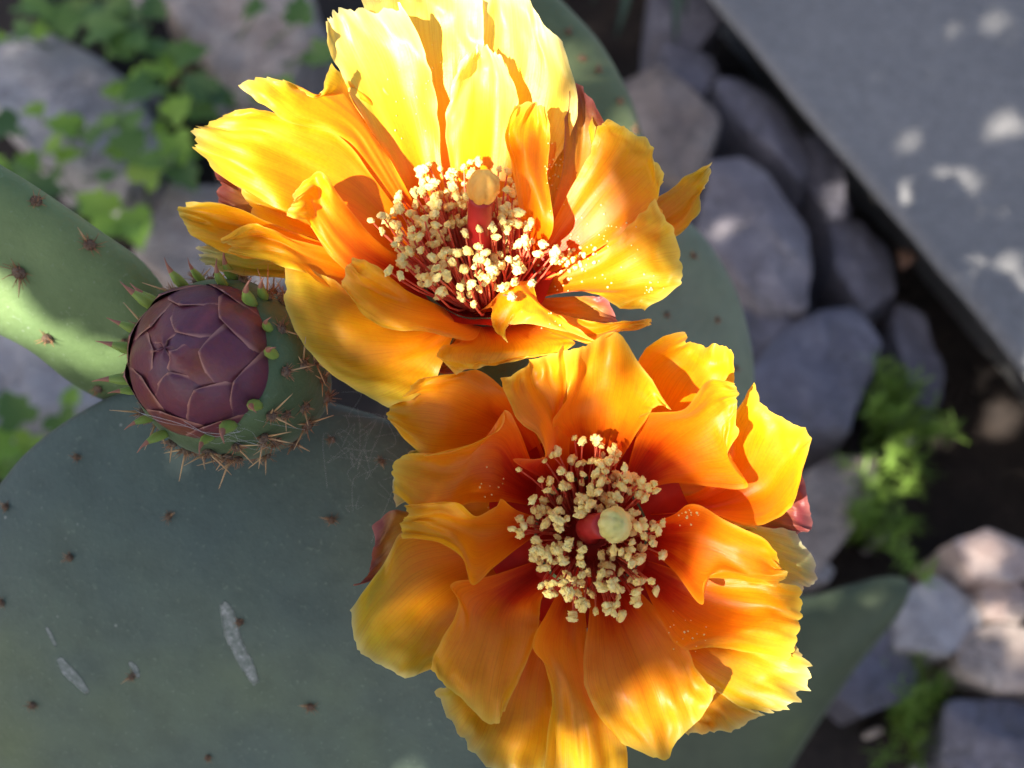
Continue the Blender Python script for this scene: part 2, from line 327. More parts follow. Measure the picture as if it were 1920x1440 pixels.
# ------------------------------------------------------------------ the setting: ground and concrete path
HS = 0.085                                                  # top of the concrete path
def build_ground():
    ea = G(1338, 0, HS); eb = G(1920, 690, HS); ea.z = eb.z = 0; ed = (eb - ea).normalized(); en = Vector((-ed.y, ed.x, 0))
    if en.x < 0: en = -en
    V, F = [], []
    xs = [-90, -30, -8, -3] + [-1.2 + 0.02 * i for i in range(121)] + [3, 8, 30, 90]
    ys = [-90, -30, -8, -3] + [-0.6 + 0.02 * i for i in range(111)] + [4, 9, 30, 90]
    for y in ys:
        for x in xs:
            d = noise.fractal(Vector((x * 7, y * 7, 2.2)), 1, 2, 4) * 0.010 + noise.noise(Vector((x * 30, y * 30, 0))) * 0.004
            q = (Vector((x, y, 0)) - ea).dot(en)
            tr_ = -0.055 * sst(-0.10, -0.02, q) if abs(x) < 3 and abs(y) < 3 else 0
            V.append((x, y, -0.012 + tr_ + (d if abs(x) < 1.5 and -1 < y < 2 else 0)))
    n = len(xs)
    for j in range(len(ys) - 1):
        for i in range(n - 1):
            F.append((j * n + i, j * n + i + 1, (j + 1) * n + i + 1, (j + 1) * n + i))
    o = mesh_obj('ground', V, F, M_soil); o['kind'] = 'structure'
build_ground()
def build_slab():
    a = G(1338, 0, HS); b = G(1920, 690, HS)
    d = (b - a); d.z = 0; d.normalize(); nrm = Vector((-d.y, d.x, 0))
    if nrm.x < 0: nrm = -nrm                                # to the right of the edge
    L0, L1 = -2.5, 2.8; n = 160; V, F = [], []
    prof = [(0.10, -0.16), (0.075, -0.045), (0.012, -0.012), (0.001, -0.005), (0.002, -0.002), (0.007, 0.0), (0.05, 0.0), (0.3, 0.0), (2.2, 0.0), (2.2, -0.16)]
    for i in range(n + 1):
        s = L0 + (L1 - L0) * i / n
        e = noise.fractal(Vector((s * 14, 3, 0)), 1, 2, 4) * 0.0035
        p = a + d * s
        for k, (q, h) in enumerate(prof):
            V.append(p + nrm * (q + (e if k < 6 else 0)) + Vector((0, 0, h + (noise.noise(Vector((s * 5, q * 5, 7))) * 0.0015 if k > 3 else 0))))
    m = len(prof)
    for i in range(n):
        for k in range(m - 1):
            F.append((i * m + k, i * m + k + 1, (i + 1) * m + k + 1, (i + 1) * m + k))
    for e in (0, n): F.append(tuple(e * m + k for k in range(m)))
    o = mesh_obj('concrete_path', V, F, M_slab, smooth=False); o['kind'] = 'structure'
    bm = bmesh.new(); bm.from_mesh(o.data); bmesh.ops.recalc_face_normals(bm, faces=bm.faces); bm.to_mesh(o.data); bm.free()
build_slab()

# ------------------------------------------------------------------ stones
def stone(name, px, h, mat, label, base=0.0, dome=0.25, seed=0, rough=1.0, group=None, n=44):
    """outline given as the photo shows the stone's top rim; it stands from below the soil to height h"""
    px = list(px)
    while len(px) > 6 and n > 20:                            # keep the strong corners only
        ar = [abs((px[k][0] - px[k - 1][0]) * (px[(k + 1) % len(px)][1] - px[k - 1][1]) - (px[(k + 1) % len(px)][0] - px[k - 1][0]) * (px[k][1] - px[k - 1][1])) for k in range(len(px))]
        px.pop(ar.index(min(ar)))
    poly = [G(x, y, h) for x, y in px]; per = sum((poly[i] - poly[i - 1]).length for i in range(len(poly))); rim = []
    acc = 0.0; i = 0; m_ = len(poly); seg = (poly[1 % m_] - poly[0]).length
    for k in range(n):
        t_ = per * k / n
        while t_ > acc + seg and i < m_ - 1: acc += seg; i += 1; seg = (poly[(i + 1) % m_] - poly[i]).length
        rim.append(poly[i].lerp(poly[(i + 1) % m_], min(1, (t_ - acc) / seg)))
    c_ = sum(rim, Vector()) / n; rim = [c_ + (p - c_) * (1.13 if n > 20 else 1.0) for p in rim]
    
    c = sum(rim, Vector()) / n; V, F = [], []
    size = max((p - c).length for p in rim)
    rings = [(1.0, -0.06 if n > 20 else -0.022), (1.03, h * 0.30), (1.02, h * 0.62), (1.02, h * 0.95), (0.99, h * 0.995), (0.94, h), (0.72, h), (0.5, h), (0.3, h), (0.12, h)]
    tx, ty = (random.Random(seed).uniform(-.12, .12) for _ in range(2))
    if base: rings[0] = (1.0, base)
    for t, z in rings:
        for p in rim:
            q = c + (p - c) * t
            nz = noise.fractal(Vector((q.x * 16, q.y * 16, z * 16 + seed * 3.7)), 1, 2, 5) * 0.007 * rough
            q = Vector((q.x, q.y, z)) + Vector(((q.x - c.x) / size * nz, (q.y - c.y) / size * nz, (nz if z > h * .8 else 0)))
            q.z += (dome * size * 0.03 * (1 - t * t) + (q.x - c.x) * tx + (q.y - c.y) * ty + .004 * noise.noise(Vector((q.x * 30, q.y * 30, seed)))) if z > h * .8 else 0
            V.append(q)
    m = len(rings)
    for i in range(m - 1):
        for k in range(n): F.append((i * n + k, i * n + (k + 1) % n, (i + 1) * n + (k + 1) % n, (i + 1) * n + k))
    F.append(tuple((m - 1) * n + k for k in range(n))); F.append(tuple(n - 1 - k for k in range(n)))
    rf = random.Random(seed * 7 + 1); top = Vector((c.x, c.y, h * .55))
    for _ in range(9):
        a_ = rf.uniform(0, 6.28); el = rf.uniform(.75, 1.35); nn = Vector((math.cos(a_) * math.cos(el), math.sin(a_) * math.cos(el), math.sin(el)))
        sup = max((v - top).dot(nn) for v in V); lim = sup * rf.uniform(.80, .97)
        for k, v in enumerate(V):
            e_ = (v - top).dot(nn) - lim
            if e_ > 0 and v.z > 0: V[k] = v - nn * e_ * .92
    base_loc = Vector((c.x, c.y, 0))
    o = mesh_obj(name, [v - base_loc for v in V], F, mat); o.location = base_loc
    bm = bmesh.new(); bm.from_mesh(o.data); bmesh.ops.recalc_face_normals(bm, faces=bm.faces); bm.to_mesh(o.data); bm.free()
    o.data.set_sharp_from_angle(angle=R(28)); tag(o, label, 'stone', group); return o
ST = [
 ([(60, 30), (150, 75), (235, 150), (285, 265), (215, 330), (80, 290), (-10, 215), (-60, 120), (-20, 60)], .045, M_st1, 'cracked pale grey stone among the ivy leaves'),
 ([(300, -30), (440, -60), (560, -10), (600, 60), (520, 110), (500, 150), (430, 145), (360, 80)], .05, M_st2, 'buff and grey angular stone behind the sunlit yellow flower'),
 ([(330, 350), (400, 330), (520, 360), (560, 450), (480, 540), (330, 530), (270, 470)], .04, M_st2, 'brownish stone half hidden behind the flower bud and petals'),
 ([(-80, 610), (60, 600), (170, 650), (190, 740), (120, 790), (-10, 830), (-100, 760)], .05, M_st1, 'grey stone below the raised cactus pad'),
 ([(90, 245), (130, 250), (165, 275), (150, 305), (100, 300), (60, 275)], .03, M_st2, 'small brown stone chip against the cracked grey stone'),
 ([(1165, 130), (1230, 125), (1310, 175), (1345, 215), (1340, 285), (1300, 330), (1215, 290), (1175, 220)], .06, M_st6, 'mauve beige stone beside the olive cactus pad'),
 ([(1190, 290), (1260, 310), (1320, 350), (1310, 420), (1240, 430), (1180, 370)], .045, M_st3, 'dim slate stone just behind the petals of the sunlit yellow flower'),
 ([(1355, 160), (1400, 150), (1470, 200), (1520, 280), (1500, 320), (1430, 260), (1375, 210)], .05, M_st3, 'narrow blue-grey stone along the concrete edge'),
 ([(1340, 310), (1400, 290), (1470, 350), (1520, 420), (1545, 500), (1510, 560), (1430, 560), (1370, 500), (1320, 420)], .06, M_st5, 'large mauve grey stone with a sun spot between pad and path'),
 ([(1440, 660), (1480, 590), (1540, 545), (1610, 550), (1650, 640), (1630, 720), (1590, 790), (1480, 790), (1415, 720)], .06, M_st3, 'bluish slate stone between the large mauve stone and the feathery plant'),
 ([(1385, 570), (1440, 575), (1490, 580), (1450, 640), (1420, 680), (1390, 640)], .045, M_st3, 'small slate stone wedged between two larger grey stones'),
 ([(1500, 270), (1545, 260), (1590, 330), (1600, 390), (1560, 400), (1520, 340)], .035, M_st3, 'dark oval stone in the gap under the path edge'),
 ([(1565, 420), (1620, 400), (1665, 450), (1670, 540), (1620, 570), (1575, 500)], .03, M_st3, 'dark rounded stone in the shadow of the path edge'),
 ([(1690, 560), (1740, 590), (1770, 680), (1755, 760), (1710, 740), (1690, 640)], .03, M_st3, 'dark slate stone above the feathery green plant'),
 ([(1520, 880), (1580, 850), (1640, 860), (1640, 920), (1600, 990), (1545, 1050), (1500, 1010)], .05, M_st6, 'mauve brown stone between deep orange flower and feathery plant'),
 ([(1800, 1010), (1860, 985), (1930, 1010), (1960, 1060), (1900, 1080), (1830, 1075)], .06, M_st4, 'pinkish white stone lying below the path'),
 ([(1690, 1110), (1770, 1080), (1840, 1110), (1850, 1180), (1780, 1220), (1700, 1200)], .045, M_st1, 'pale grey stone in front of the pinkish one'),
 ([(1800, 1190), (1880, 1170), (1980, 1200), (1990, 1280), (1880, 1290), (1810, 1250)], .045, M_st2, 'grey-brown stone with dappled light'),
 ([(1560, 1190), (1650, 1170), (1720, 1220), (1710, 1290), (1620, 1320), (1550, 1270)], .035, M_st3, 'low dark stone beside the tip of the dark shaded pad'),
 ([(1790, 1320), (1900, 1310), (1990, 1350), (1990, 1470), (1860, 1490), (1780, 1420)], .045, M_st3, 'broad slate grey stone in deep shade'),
 ([(1260, 1370), (1330, 1360), (1370, 1420), (1330, 1480), (1250, 1450)], .04, M_st1, 'grey stone chip below the deep orange flower'),
 ([(1230, -60), (1320, -50), (1350, 20), (1310, 70), (1230, 40)], .035, M_st3, 'dark stone under the strap leaves'),
 ([(1245, 70), (1320, 90), (1350, 130), (1320, 165), (1260, 130)], .04, M_st3, 'flat mauve grey stone between strap leaves and beige stone'),
 ([(1850, 1090), (1900, 1085), (1945, 1120), (1920, 1160), (1860, 1150)], .05, M_st4, 'small cream stone resting against the pinkish stone'),
]
stones = []
for i, (px, h, mt, lb) in enumerate(ST):
    stones.append(stone('stone', px, h, mt, lb, seed=i + 1))
# broken chips in the soil
for i in range(46):
    while True:
        x, y = rnd.uniform(0, 1920), rnd.uniform(-30, 1440)
        if (x < 520 and y < 540) or (1180 < x < 1040 + y * 0.84): break
    r = rnd.uniform(12, 30); q = []
    for k in range(7):
        a = 2 * math.pi * k / 7; rr = r * rnd.uniform(.65, 1.2); q.append((x + rr * math.cos(a), y + rr * .8 * math.sin(a)))
    stone('stone_chip', q, rnd.uniform(.010, .02), rnd.choice([M_st1, M_st2, M_st3]), 'small stone chip lying loose in the dark soil', seed=50 + i, n=14, group='loose stone chips in the soil')

# ------------------------------------------------------------------ ivy, dead leaves, feathery plant, strap leaves
def leaf_mesh(name, mat, lobes=5):
    V = [Vector((0, 0, 0))]; F = []
    prof = [(0.0, -0.02), (0.20, -0.16), (0.42, -0.10), (0.50, 0.12), (0.34, 0.26), (0.46, 0.52), (0.28, 0.56), (0.14, 0.80), (0.0, 1.0)]
    if lobes == 1: prof = [(0, -0.02), (0.14, 0.06), (0.24, 0.25), (0.27, 0.45), (0.20, 0.70), (0.08, 0.92), (0, 1.0)]
    def z(x, y): return 0.30 * abs(x) - 0.25 * (y - 0.3) ** 2
    mid = [(0, y) for y in (-0.02, 0.12, 0.3, 0.5, 0.7, 0.85, 1.0)]
    V = []; 
    for x, y in prof: V.append(Vector((x, y, z(x, y))))
    n = len(prof)
    for x, y in prof[1:-1]: V.append(Vector((-x, y, z(x, y))))
    for x, y in mid[1:-1]: V.append(Vector((0, y, z(0, y) - 0.02)))
    c0 = n + n - 2
    def nearest(y): return min(range(len(mid) - 2), key=lambda i: abs(mid[i + 1][1] - y)) + c0
    right = list(range(n)); left = [0] + [n + i for i in range(n - 2)] + [n - 1]
    for side, lst in ((1, right), (-1, left)):
        for a, b in zip(lst[:-1], lst[1:]):
            ca, cb = nearest(V[a].y), nearest(V[b].y)
            f = [a, b, cb] if ca == cb else [a, b, cb, ca]
            f2 = []
            for q in f:
                if q not in f2: f2.append(q)
            if len(f2) > 2: F.append(tuple(f2) if side > 0 else tuple(reversed(f2)))
        seq = [0] + list(range(c0, c0 + len(mid) - 2)) + [n - 1]
    me = bpy.data.meshes.new(name); me.from_pydata(V, [], F); me.materials.append(mat)
    me.polygons.foreach_set('use_smooth', [True] * len(me.polygons)); return me
IVY = leaf_mesh('ivy_leaf', M_ivy); IVYL = leaf_mesh('ivy_leaf_light', M_ivyL); DEAD = leaf_mesh('dead_leaf', M_dead, 1)
def place_leaf(name, me, px, py, h, size, parent, tilt=0.35, rz=None, nrm=None):
    p = G(px, py, h)
    z = Vector((rnd.uniform(-tilt, tilt), rnd.uniform(-tilt, tilt) - .15, 1)).normalized()
    a = rz if rz is not None else rnd.uniform(0, 6.28)
    y = Vector((math.cos(a), math.sin(a), 0)); y = (y - z * y.dot(z)).normalized(); x = y.cross(z)
    m = Matrix((x, y, z)).transposed().to_4x4(); m.translation = p
    m = m @ Matrix.Diagonal((size * rnd.uniform(.9, 1.1), size, size, 1))
    if parent: return inst(name, me, m, parent), p
    o = bpy.data.objects.new(name, me); col.objects.link(o); o.matrix_basis = m; return o, p
def ivy(label, root_px, leaves, light=.5):
    b = G(root_px[0], root_px[1], -0.004); e = empty('ivy_plant', b); tag(e, label, 'ivy', 'ivy creeping over the stones')
    V, F = [], []
    leaves = leaves + [(x + rnd.gauss(0, 34), y + rnd.gauss(0, 30), sz * rnd.uniform(.5, .85), lt if rnd.random() < .7 else 1 - lt) for x, y, sz, lt in leaves for _ in range(1)]
    for (x, y, sz, lt) in leaves:
        h = rnd.uniform(.055, .085)
        o, p = place_leaf('leaf', IVYL if lt else IVY, x, y, h, sz * 0.00026, e)
        q = Vector((p.x, p.y, 0)); mid = b.lerp(q, .6); mid.z = rnd.uniform(.015, .05)
        tube(V, F, [b + Vector((0, 0, -.005)), b.lerp(mid, .5) + Vector((0, 0, .01)), mid, p], [.0011, .001, .0009, .0006], 5)
    mesh_obj('stem', V, F, M_ivy, e)
ivy('dark ivy covering the soil above the cracked grey stone', (190, 60), [(40, 10, 110, 0), (110, 10, 120, 0), (170, 60, 120, 0), (230, 20, 110, 0), (120, 60, 90, 0), (250, 90, 110, 0), (30, 60, 80, 0), (60, -20, 100, 0), (290, 30, 90, 0), (190, -10, 90, 0)])
ivy('ivy with dark leaves beside the buff angular stone', (310, 150), [(330, 110, 110, 0), (290, 160, 120, 0), (340, 190, 120, 0), (280, 100, 90, 0), (390, 175, 100, 0), (560, 40, 100, 0), (590, 100, 90, 0), (520, 150, 90, 1), (420, 185, 90, 0)])
ivy('ivy with bright yellow-green leaves beside the sunlit yellow flower', (280, 330), [(210, 180, 90, 1), (320, 220, 85, 1), (325, 255, 90, 1), (260, 285, 110, 1), (270, 340, 120, 1), (205, 400, 110, 1), (270, 420, 120, 1), (300, 300, 70, 0), (240, 240, 80, 0)])
ivy('ivy with mid green leaves hanging below the cracked grey stone', (90, 300), [(140, 240, 90, 1), (165, 265, 80, 0), (70, 305, 90, 1), (110, 300, 80, 1), (30, 235, 120, 0), (10, 330, 100, 0), (60, 350, 90, 0), (150, 380, 80, 0)])
ivy('ivy sprig poking out under the big foreground pad', (20, 850), [(20, 830, 100, 1), (60, 820, 80, 1), (110, 780, 90, 0), (150, 790, 80, 0), (0, 880, 90, 1), (40, 790, 90, 0)])
for i, (x, y, s_, lb) in enumerate([(330, 300, .035, 'reddish brown dead leaf among the bright ivy'), (170, 330, .03, 'brown dead leaf at the foot of the cracked stone'), (370, 130, .035, 'curled dead leaf beside the angular stone'), (1640, 490, .022, 'tan dead leaf in the gap beside the path'), (1700, 470, .022, 'amber dead leaf on the edge of the path')]):
    o, p = place_leaf('dead_leaf', DEAD, x, y, .016 if i < 4 else HS * .75, s_, None, .5); tag(o, lb, 'leaf')
def feathery(px, py, label, n=520, spread=.05, hgt=.075):
    b = G(px, py, 0); e = empty('feathery_plant', b); tag(e, label, 'plant')
    V, F, SV, SF = [], [], [], []
    for s in range(16):
        a = rnd.uniform(0, 6.28); rr = rnd.uniform(.2, 1); top = b + Vector((math.cos(a) * spread * rr * .8, math.sin(a) * spread * rr * 1.3, hgt * rnd.uniform(.6, 1.1)))
        pts = [b + Vector((rnd.uniform(-.006, .006), rnd.uniform(-.006, .006), -.012)), b.lerp(top, .5) + Vector((0, 0, .012)), top]
        tube(SV, SF, pts, [.0012, .0009, .0004], 5)
        for k in range(n // 16):
            t = rnd.uniform(.25, 1); p = pts[0].lerp(pts[1], t * 2) if t < .5 else pts[1].lerp(pts[2], t * 2 - 1)
            d = Vector((rnd.gauss(0, 1), rnd.gauss(0, 1), rnd.gauss(.5, .7))).normalized(); L = rnd.uniform(.008, .018)
            sd = d.cross(Vector((rnd.random(), rnd.random(), rnd.random()))).normalized() * .0008
            i0 = len(V); V += [p - sd, p + sd, p + d * L * .6 + sd * .8 + Vector((0, 0, .001)), p + d * L, p + d * L * .6 - sd * .8]
            F.append((i0, i0 + 1, i0 + 2, i0 + 3, i0 + 4))
    mesh_obj('stem', SV, SF, M_moss, e)
    o = mesh_obj('foliage', V, F, M_moss, e); o['kind'] = 'stuff'
feathery(1640, 830, 'bright green feathery plant growing between stones and path', 800, .04, .06)
feathery(1610, 1000, 'bright feathery tuft with sunlit tips beside brown stone', 900, .045, .06)
feathery(1690, 1360, 'dim feathery tuft in the shade at the foot of the cactus', 500, .05, .04)
def strap(label, px, py, tips):
    b = G(px, py, 0); e = empty('strap_leaf_plant', b); tag(e, label, 'plant')
    for tx, ty, h in tips:
        p3 = G(tx, ty, h); V, F = [], []; pts = [b + Vector((0, 0, -.01)), b.lerp(p3, .35) + Vector((0, 0, h * .7)), b.lerp(p3, .7) + Vector((0, 0, h * .6)), p3]
        side = (p3 - b).cross(Vector((0, 0, 1))).normalized()
        for i in range(13):
            t = i / 12; q = cr(pts, t); wd = .009 * (1 - t ** 2.2) + .0006
            V += [q - side * wd + Vector((0, 0, .003)), q, q + side * wd + Vector((0, 0, .003))]
        for i in range(12):
            F += [(i * 3, i * 3 + 1, i * 3 + 4, i * 3 + 3), (i * 3 + 1, i * 3 + 2, i * 3 + 5, i * 3 + 4)]
        mesh_obj('leaf', V, F, M_strap, e)
strap('dark strap-leaved plant arching between cactus pad and path', 1240, -140, [(1155, 75, .06), (1265, 85, .06), (1285, 30, .05), (1200, -20, .08), (1110, 10, .07)])

# ------------------------------------------------------------------ the cactus
cactus = empty('prickly_pear_cactus', Vector((0.06, 0.02, -0.01)))
tag(cactus, 'prickly pear cactus with grey-green pads, two orange flowers and a purple bud', 'cactus')
def camvec(r, u, t): return (AX * r + AU * u - AF * t).normalized()
def pad(px, centre, depth, nrm, thick, mat, p=3.0, seed=0, label=None, wob=1.0):
    o0 = PD(centre[0], centre[1], depth); n = camvec(*nrm)
    pts = []
    for x, y in px:
        r = ray(x, y); pts.append(CAM + r * ((o0 - CAM).dot(n) / r.dot(n)))
    return pad_pts(pts, n, thick, mat, p, seed, label, wob)
def pad_pts(pts, n, thick, mat, p=3.0, seed=0, label=None, wob=1.0):
    NN = 84; rim = closed_cr(pts, NN); c = sum(rim, Vector()) / NN
    ts = [0.0, .1, .2, .3, .4, .5, .6, .68, .75, .81, .86, .90, .935, .96, .98, .993, 1.0]
    V, F = [], []; rows = []
    for side in (1, -1):
        for t in (ts if side == 1 else ts[:-1]):
            row = []
            if t == 0: ring = [c]
            else: ring = [c + (q - c) * t for q in rim]
            for q in ring:
                th = thick / 2 * max(0, 1 - t ** p) ** .55
                d = noise.noise(q * 16 + Vector((seed, 0, 0))) * .0022 * wob + noise.noise(q * 45 + Vector((seed, 0, 0))) * .0006 * wob
                V.append(q + n * side * (th + d * (1 - t ** 6))); row.append(len(V) - 1)
            rows.append(row)
    m = len(ts)
    front = rows[:m]; back = rows[m:] + [front[-1]]
    for seq, flip in ((front, False), (back, True)):
        for i in range(len(seq) - 1):
            a, b = seq[i], seq[i + 1]
            for k in range(NN):
                k2 = (k + 1) % NN
                f = (a[0], b[k], b[k2]) if len(a) == 1 else (a[k], b[k], b[k2], a[k2])
                F.append(f if not flip else tuple(reversed(f)))
    o = mesh_obj('pad', V, F, mat, cactus)
    bm = bmesh.new(); bm.from_mesh(o.data); bmesh.ops.recalc_face_normals(bm, faces=bm.faces); bm.to_mesh(o.data); bm.free()
    if label: o['label'] = label
    return o, BVHTree.FromPolygons(V, F)
def hit(bvh, x, y):
    r = ray(x, y).normalized(); loc, nr, i, d = bvh.ray_cast(CAM, r)
    if loc is None: return None
    if nr.dot(r) > 0: nr = -nr
    return loc, nr

# areoles: felt cushion with glochids, a few variants sharing their mesh
def areole_mesh(seed, spines, glo=16, size=1.0):
    r = random.Random(seed); V, F, FM = [], [], []
    vs_, fs = ico(2); b = 0
    for v in vs_:
        q = v * (1 + .35 * noise.noise(v * 2.3 + Vector((seed, 0, 0))))
        V.append(Vector((q.x * .0011, q.y * .0011, q.z * .0008 + .0003)) * size)
    F += fs; FM += [0] * len(fs)
    for k in range(glo):
        d = Vector((r.gauss(0, .8), r.gauss(0, .8), r.uniform(.3, 1.1))).normalized(); L = r.uniform(.0012, .003) * size
        f0 = len(F); tube(V, F, [d * .0005, d * L * .6, d * L + Vector((r.gauss(0, .0002), r.gauss(0, .0002), 0))], [.00010, .00008, .00004], 3); FM += [2] * (len(F) - f0)
    for k in range(spines):
        d = Vector((r.gauss(0, .7), r.gauss(0, .7), r.uniform(.5, 1.0))).normalized(); L = r.uniform(.003, .0068) * size
        f0 = len(F); tube(V, F, [d * .0004, d * L * .5, d * L], [.00022, .00017, .00004], 5); FM += [1] * (len(F) - f0)
    me = bpy.data.meshes.new('areole'); me.from_pydata(V, [], F)
    for m in (M_areole, M_spine, M_glo): me.materials.append(m)
    me.polygons.foreach_set('material_index', FM); me.polygons.foreach_set('use_smooth', [True] * len(F)); return me
AR_SP = [areole_mesh(s, 1 + s % 3, 26, 1.05) for s in range(7)]
AR_PL = [areole_mesh(40 + s, s % 2, 22, 1.0) for s in range(5)]
def put_areole(loc, nr, parent, me, size=1.0, name='areole'):
    z = nr.normalized(); x = z.cross(Vector((rnd.gauss(0, 1), rnd.gauss(0, 1), rnd.gauss(0, 1)))).normalized(); y = z.cross(x)
    m = Matrix((x, y, z)).transposed().to_4x4(); m.translation = loc
    return inst(name, me, m @ Matrix.Diagonal((size, size, size, 1)), parent)

padF, bvF = pad([(215, 740), (120, 792), (48, 850), (-5, 915), (-70, 1010), (-125, 1150), (-140, 1300), (-90, 1450), (40, 1570), (220, 1630), (430, 1645), (640, 1625), (840, 1560), (980, 1430), (1040, 1240), (1010, 1060), (930, 920), (800, 820), (660, 765), (520, 735), (400, 720), (300, 722)],
                (450, 1150), .214, (-.06, -.12, 1), .019, M_pad, 2.6, 1, 'big grey-green foreground pad with pale scratches')
for x, y, s in [(35, 510, 0), (145, 858, .9), (12, 950, 1), (317, 968, .9), (622, 975, 1.0), (132, 1045, 1), (5, 1130, .9), (450, 1166, .9), (62, 1322, 1), (248, 1268, .9), (582, 1325, 1.05), (622, 825, .9), (715, 865, .8), (390, 1420, .8), (735, 1180, .8)]:
    if not s: continue
    h = hit(bvF, x, y)
    if h: put_areole(h[0], h[1], padF, rnd.choice(AR_PL), s * .72)
padL, bvL = pad([(-260, 250), (-120, 255), (0, 318), (90, 375), (190, 445), (270, 505), (330, 590), (370, 690), (330, 760), (230, 752), (160, 718), (80, 655), (0, 612), (-120, 560), (-260, 520), (-340, 400)],
                (120, 560), .204, (-.12, -.55, .80), .017, M_padY, 3.4, 2, 'young light green pad seen edge-on, its lower face in sun')
for x, y, s, k in [(38, 510, 1.25, 0), (90, 633, 1.05, 0), (168, 460, 1.1, 1), (68, 378, 1.0, 1), (250, 468, .9, 1), (40, 650, .9, 0), (185, 728, .9, 0), (235, 640, .7, 0)]:
    h = hit(bvL, x, y)
    if h: put_areole(h[0], h[1], padL, rnd.choice(AR_PL), s)
padA, bvA = pad([(930, -160), (1010, -40), (1060, 10), (1120, 75), (1165, 150), (1192, 215), (1215, 320), (1200, 420), (1120, 480), (980, 470), (860, 380), (800, 220), (790, 60), (820, -110), (870, -180)],
                (1000, 150), .30, (.25, -.1, 1), .018, M_padO, 2.6, 3, 'olive pad standing behind the sunlit yellow flower')
for x, y in [(1065, 60), (1120, 130), (1160, 190), (1098, 200), (1188, 245), (1090, 110)]:
    h = hit(bvA, x, y)
    if h: put_areole(h[0], h[1], padA, rnd.choice(AR_PL), .9)
padB, bvB = pad([(1200, 370), (1290, 415), (1345, 480), (1385, 560), (1408, 650), (1412, 730), (1395, 830), (1340, 940), (1230, 1030), (1080, 1060), (940, 1000), (860, 880), (850, 740), (890, 560), (980, 430), (1090, 370)],
                (1150, 700), .285, (.22, -.2, 1), .020, M_padB, 2.8, 4, 'grey-green pad behind the two flowers')
for x, y in [(1345, 600), (1250, 590), (1380, 690), (1300, 480)]:
    h = hit(bvB, x, y)
    if h: put_areole(h[0], h[1], padB, rnd.choice(AR_PL), .7)
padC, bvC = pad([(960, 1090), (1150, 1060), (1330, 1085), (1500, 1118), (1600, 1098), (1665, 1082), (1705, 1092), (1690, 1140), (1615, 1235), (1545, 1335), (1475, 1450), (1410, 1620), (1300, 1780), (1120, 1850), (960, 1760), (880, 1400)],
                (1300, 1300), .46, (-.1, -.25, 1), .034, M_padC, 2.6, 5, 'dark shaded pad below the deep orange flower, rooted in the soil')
def link_pad(p0, p1, wd, thick, mat, label):              # an oval pad joining two others
    ax = p1 - p0; sd = ax.cross(Vector((.3, -.5, .8))).normalized(); nn = ax.cross(sd).normalized(); pp = []
    for k in range(16):
        a = 2 * math.pi * k / 16; pp.append(p0.lerp(p1, .5) + ax * (.55 * math.cos(a)) + sd * (wd * math.sin(a)))
    pad_pts(pp, nn, thick, mat, 2.6, 6, label)
link_pad(PD(500, 1575, .222), PD(1010, 1690, .49), .05, .022, M_pad, None)
link_pad(PD(1130, 1000, .30), PD(1180, 1180, .46), .03, .02, M_pad, None)

# scars on the foreground pad
def scar_mat():
    m, t, out = new_mat('scar_crust'); co = coords(t)
    uv = t.nodes.new('ShaderNodeUVMap'); uv.uv_map = 'uv'; sep = t.nodes.new('ShaderNodeSeparateXYZ'); t.links.new(uv.outputs[0], sep.inputs[0])
    n = noise_n(t, 700, 6, co, 0.7); n2 = noise_n(t, 260, 4, co)
    p = t.nodes.new('ShaderNodeBsdfPrincipled'); p.inputs['Roughness'].default_value = .6
    t.links.new(ramp(t, [(.35, (0.14, 0.18, 0.15)), (.55, (.28, .31, .28)), (.72, (.62, .63, .60))], n.outputs[0]).outputs[0], p.inputs['Base Color'])
    t.links.new(bump(t, n.outputs[0], .4, .0004), p.inputs['Normal'])
    tr = t.nodes.new('ShaderNodeBsdfTransparent'); mx = t.nodes.new('ShaderNodeMixShader')
    e = math_n(t, 'MULTIPLY', math_n(t, 'SUBTRACT', sep.outputs[0], .12), 2.2)
    f = ramp(t, [(.44, (0, 0, 0)), (.72, (.85, .85, .85))], math_n(t, 'ADD', math_n(t, 'MULTIPLY', n2.outputs[0], .55), math_n(t, 'MULTIPLY', e, .42)))
    t.links.new(f.outputs[0], mx.inputs[0]); t.links.new(tr.outputs[0], mx.inputs[1]); t.links.new(p.outputs[0], mx.inputs[2]); t.links.new(mx.outputs[0], out.inputs[0]); return m
M_scar = scar_mat()
def scar(path, wd):
    V, F, UV = [], [], []; n = 22; m = 8
    pts = [Vector((x, y, 0)) for x, y in path]
    for i in range(n + 1):
        t = i / n; c = cr(pts, t); d = (cr(pts, min(1, t + .02)) - cr(pts, max(0, t - .02))).normalized(); s = Vector((-d.y, d.x, 0))
        ww = wd * (math.sin(math.pi * min(max(t, .02), .98)) ** .5)
        for k in range(m + 1):
            v = k / m * 2 - 1; q = c + s * ww * v; h = hit(bvF, q.x, q.y)
            e = min(1 - abs(v), min(t, 1 - t) * 5)
            V.append(h[0] + h[1] * (.00012 + .00012 * max(0, noise.noise(Vector((q.x * .09, q.y * .09, 3)))) * e)); UV.append((min(e, 1), t))
    for i in range(n):
        for k in range(m): F.append((i * (m + 1) + k, i * (m + 1) + k + 1, (i + 1) * (m + 1) + k + 1, (i + 1) * (m + 1) + k))
    o = mesh_obj('scar', V, F, M_scar, padF); set_uv(o, UV)
def set_uv(o, UV):
    l = o.data.uv_layers.new(name='uv'); idx = [0] * len(o.data.loops); o.data.loops.foreach_get('vertex_index', idx)
    flat = []
    for i in idx: flat += UV[i]
    l.data.foreach_set('uv', flat)
scar([(412, 1122), (428, 1150), (440, 1200), (465, 1250), (490, 1298)], 24)
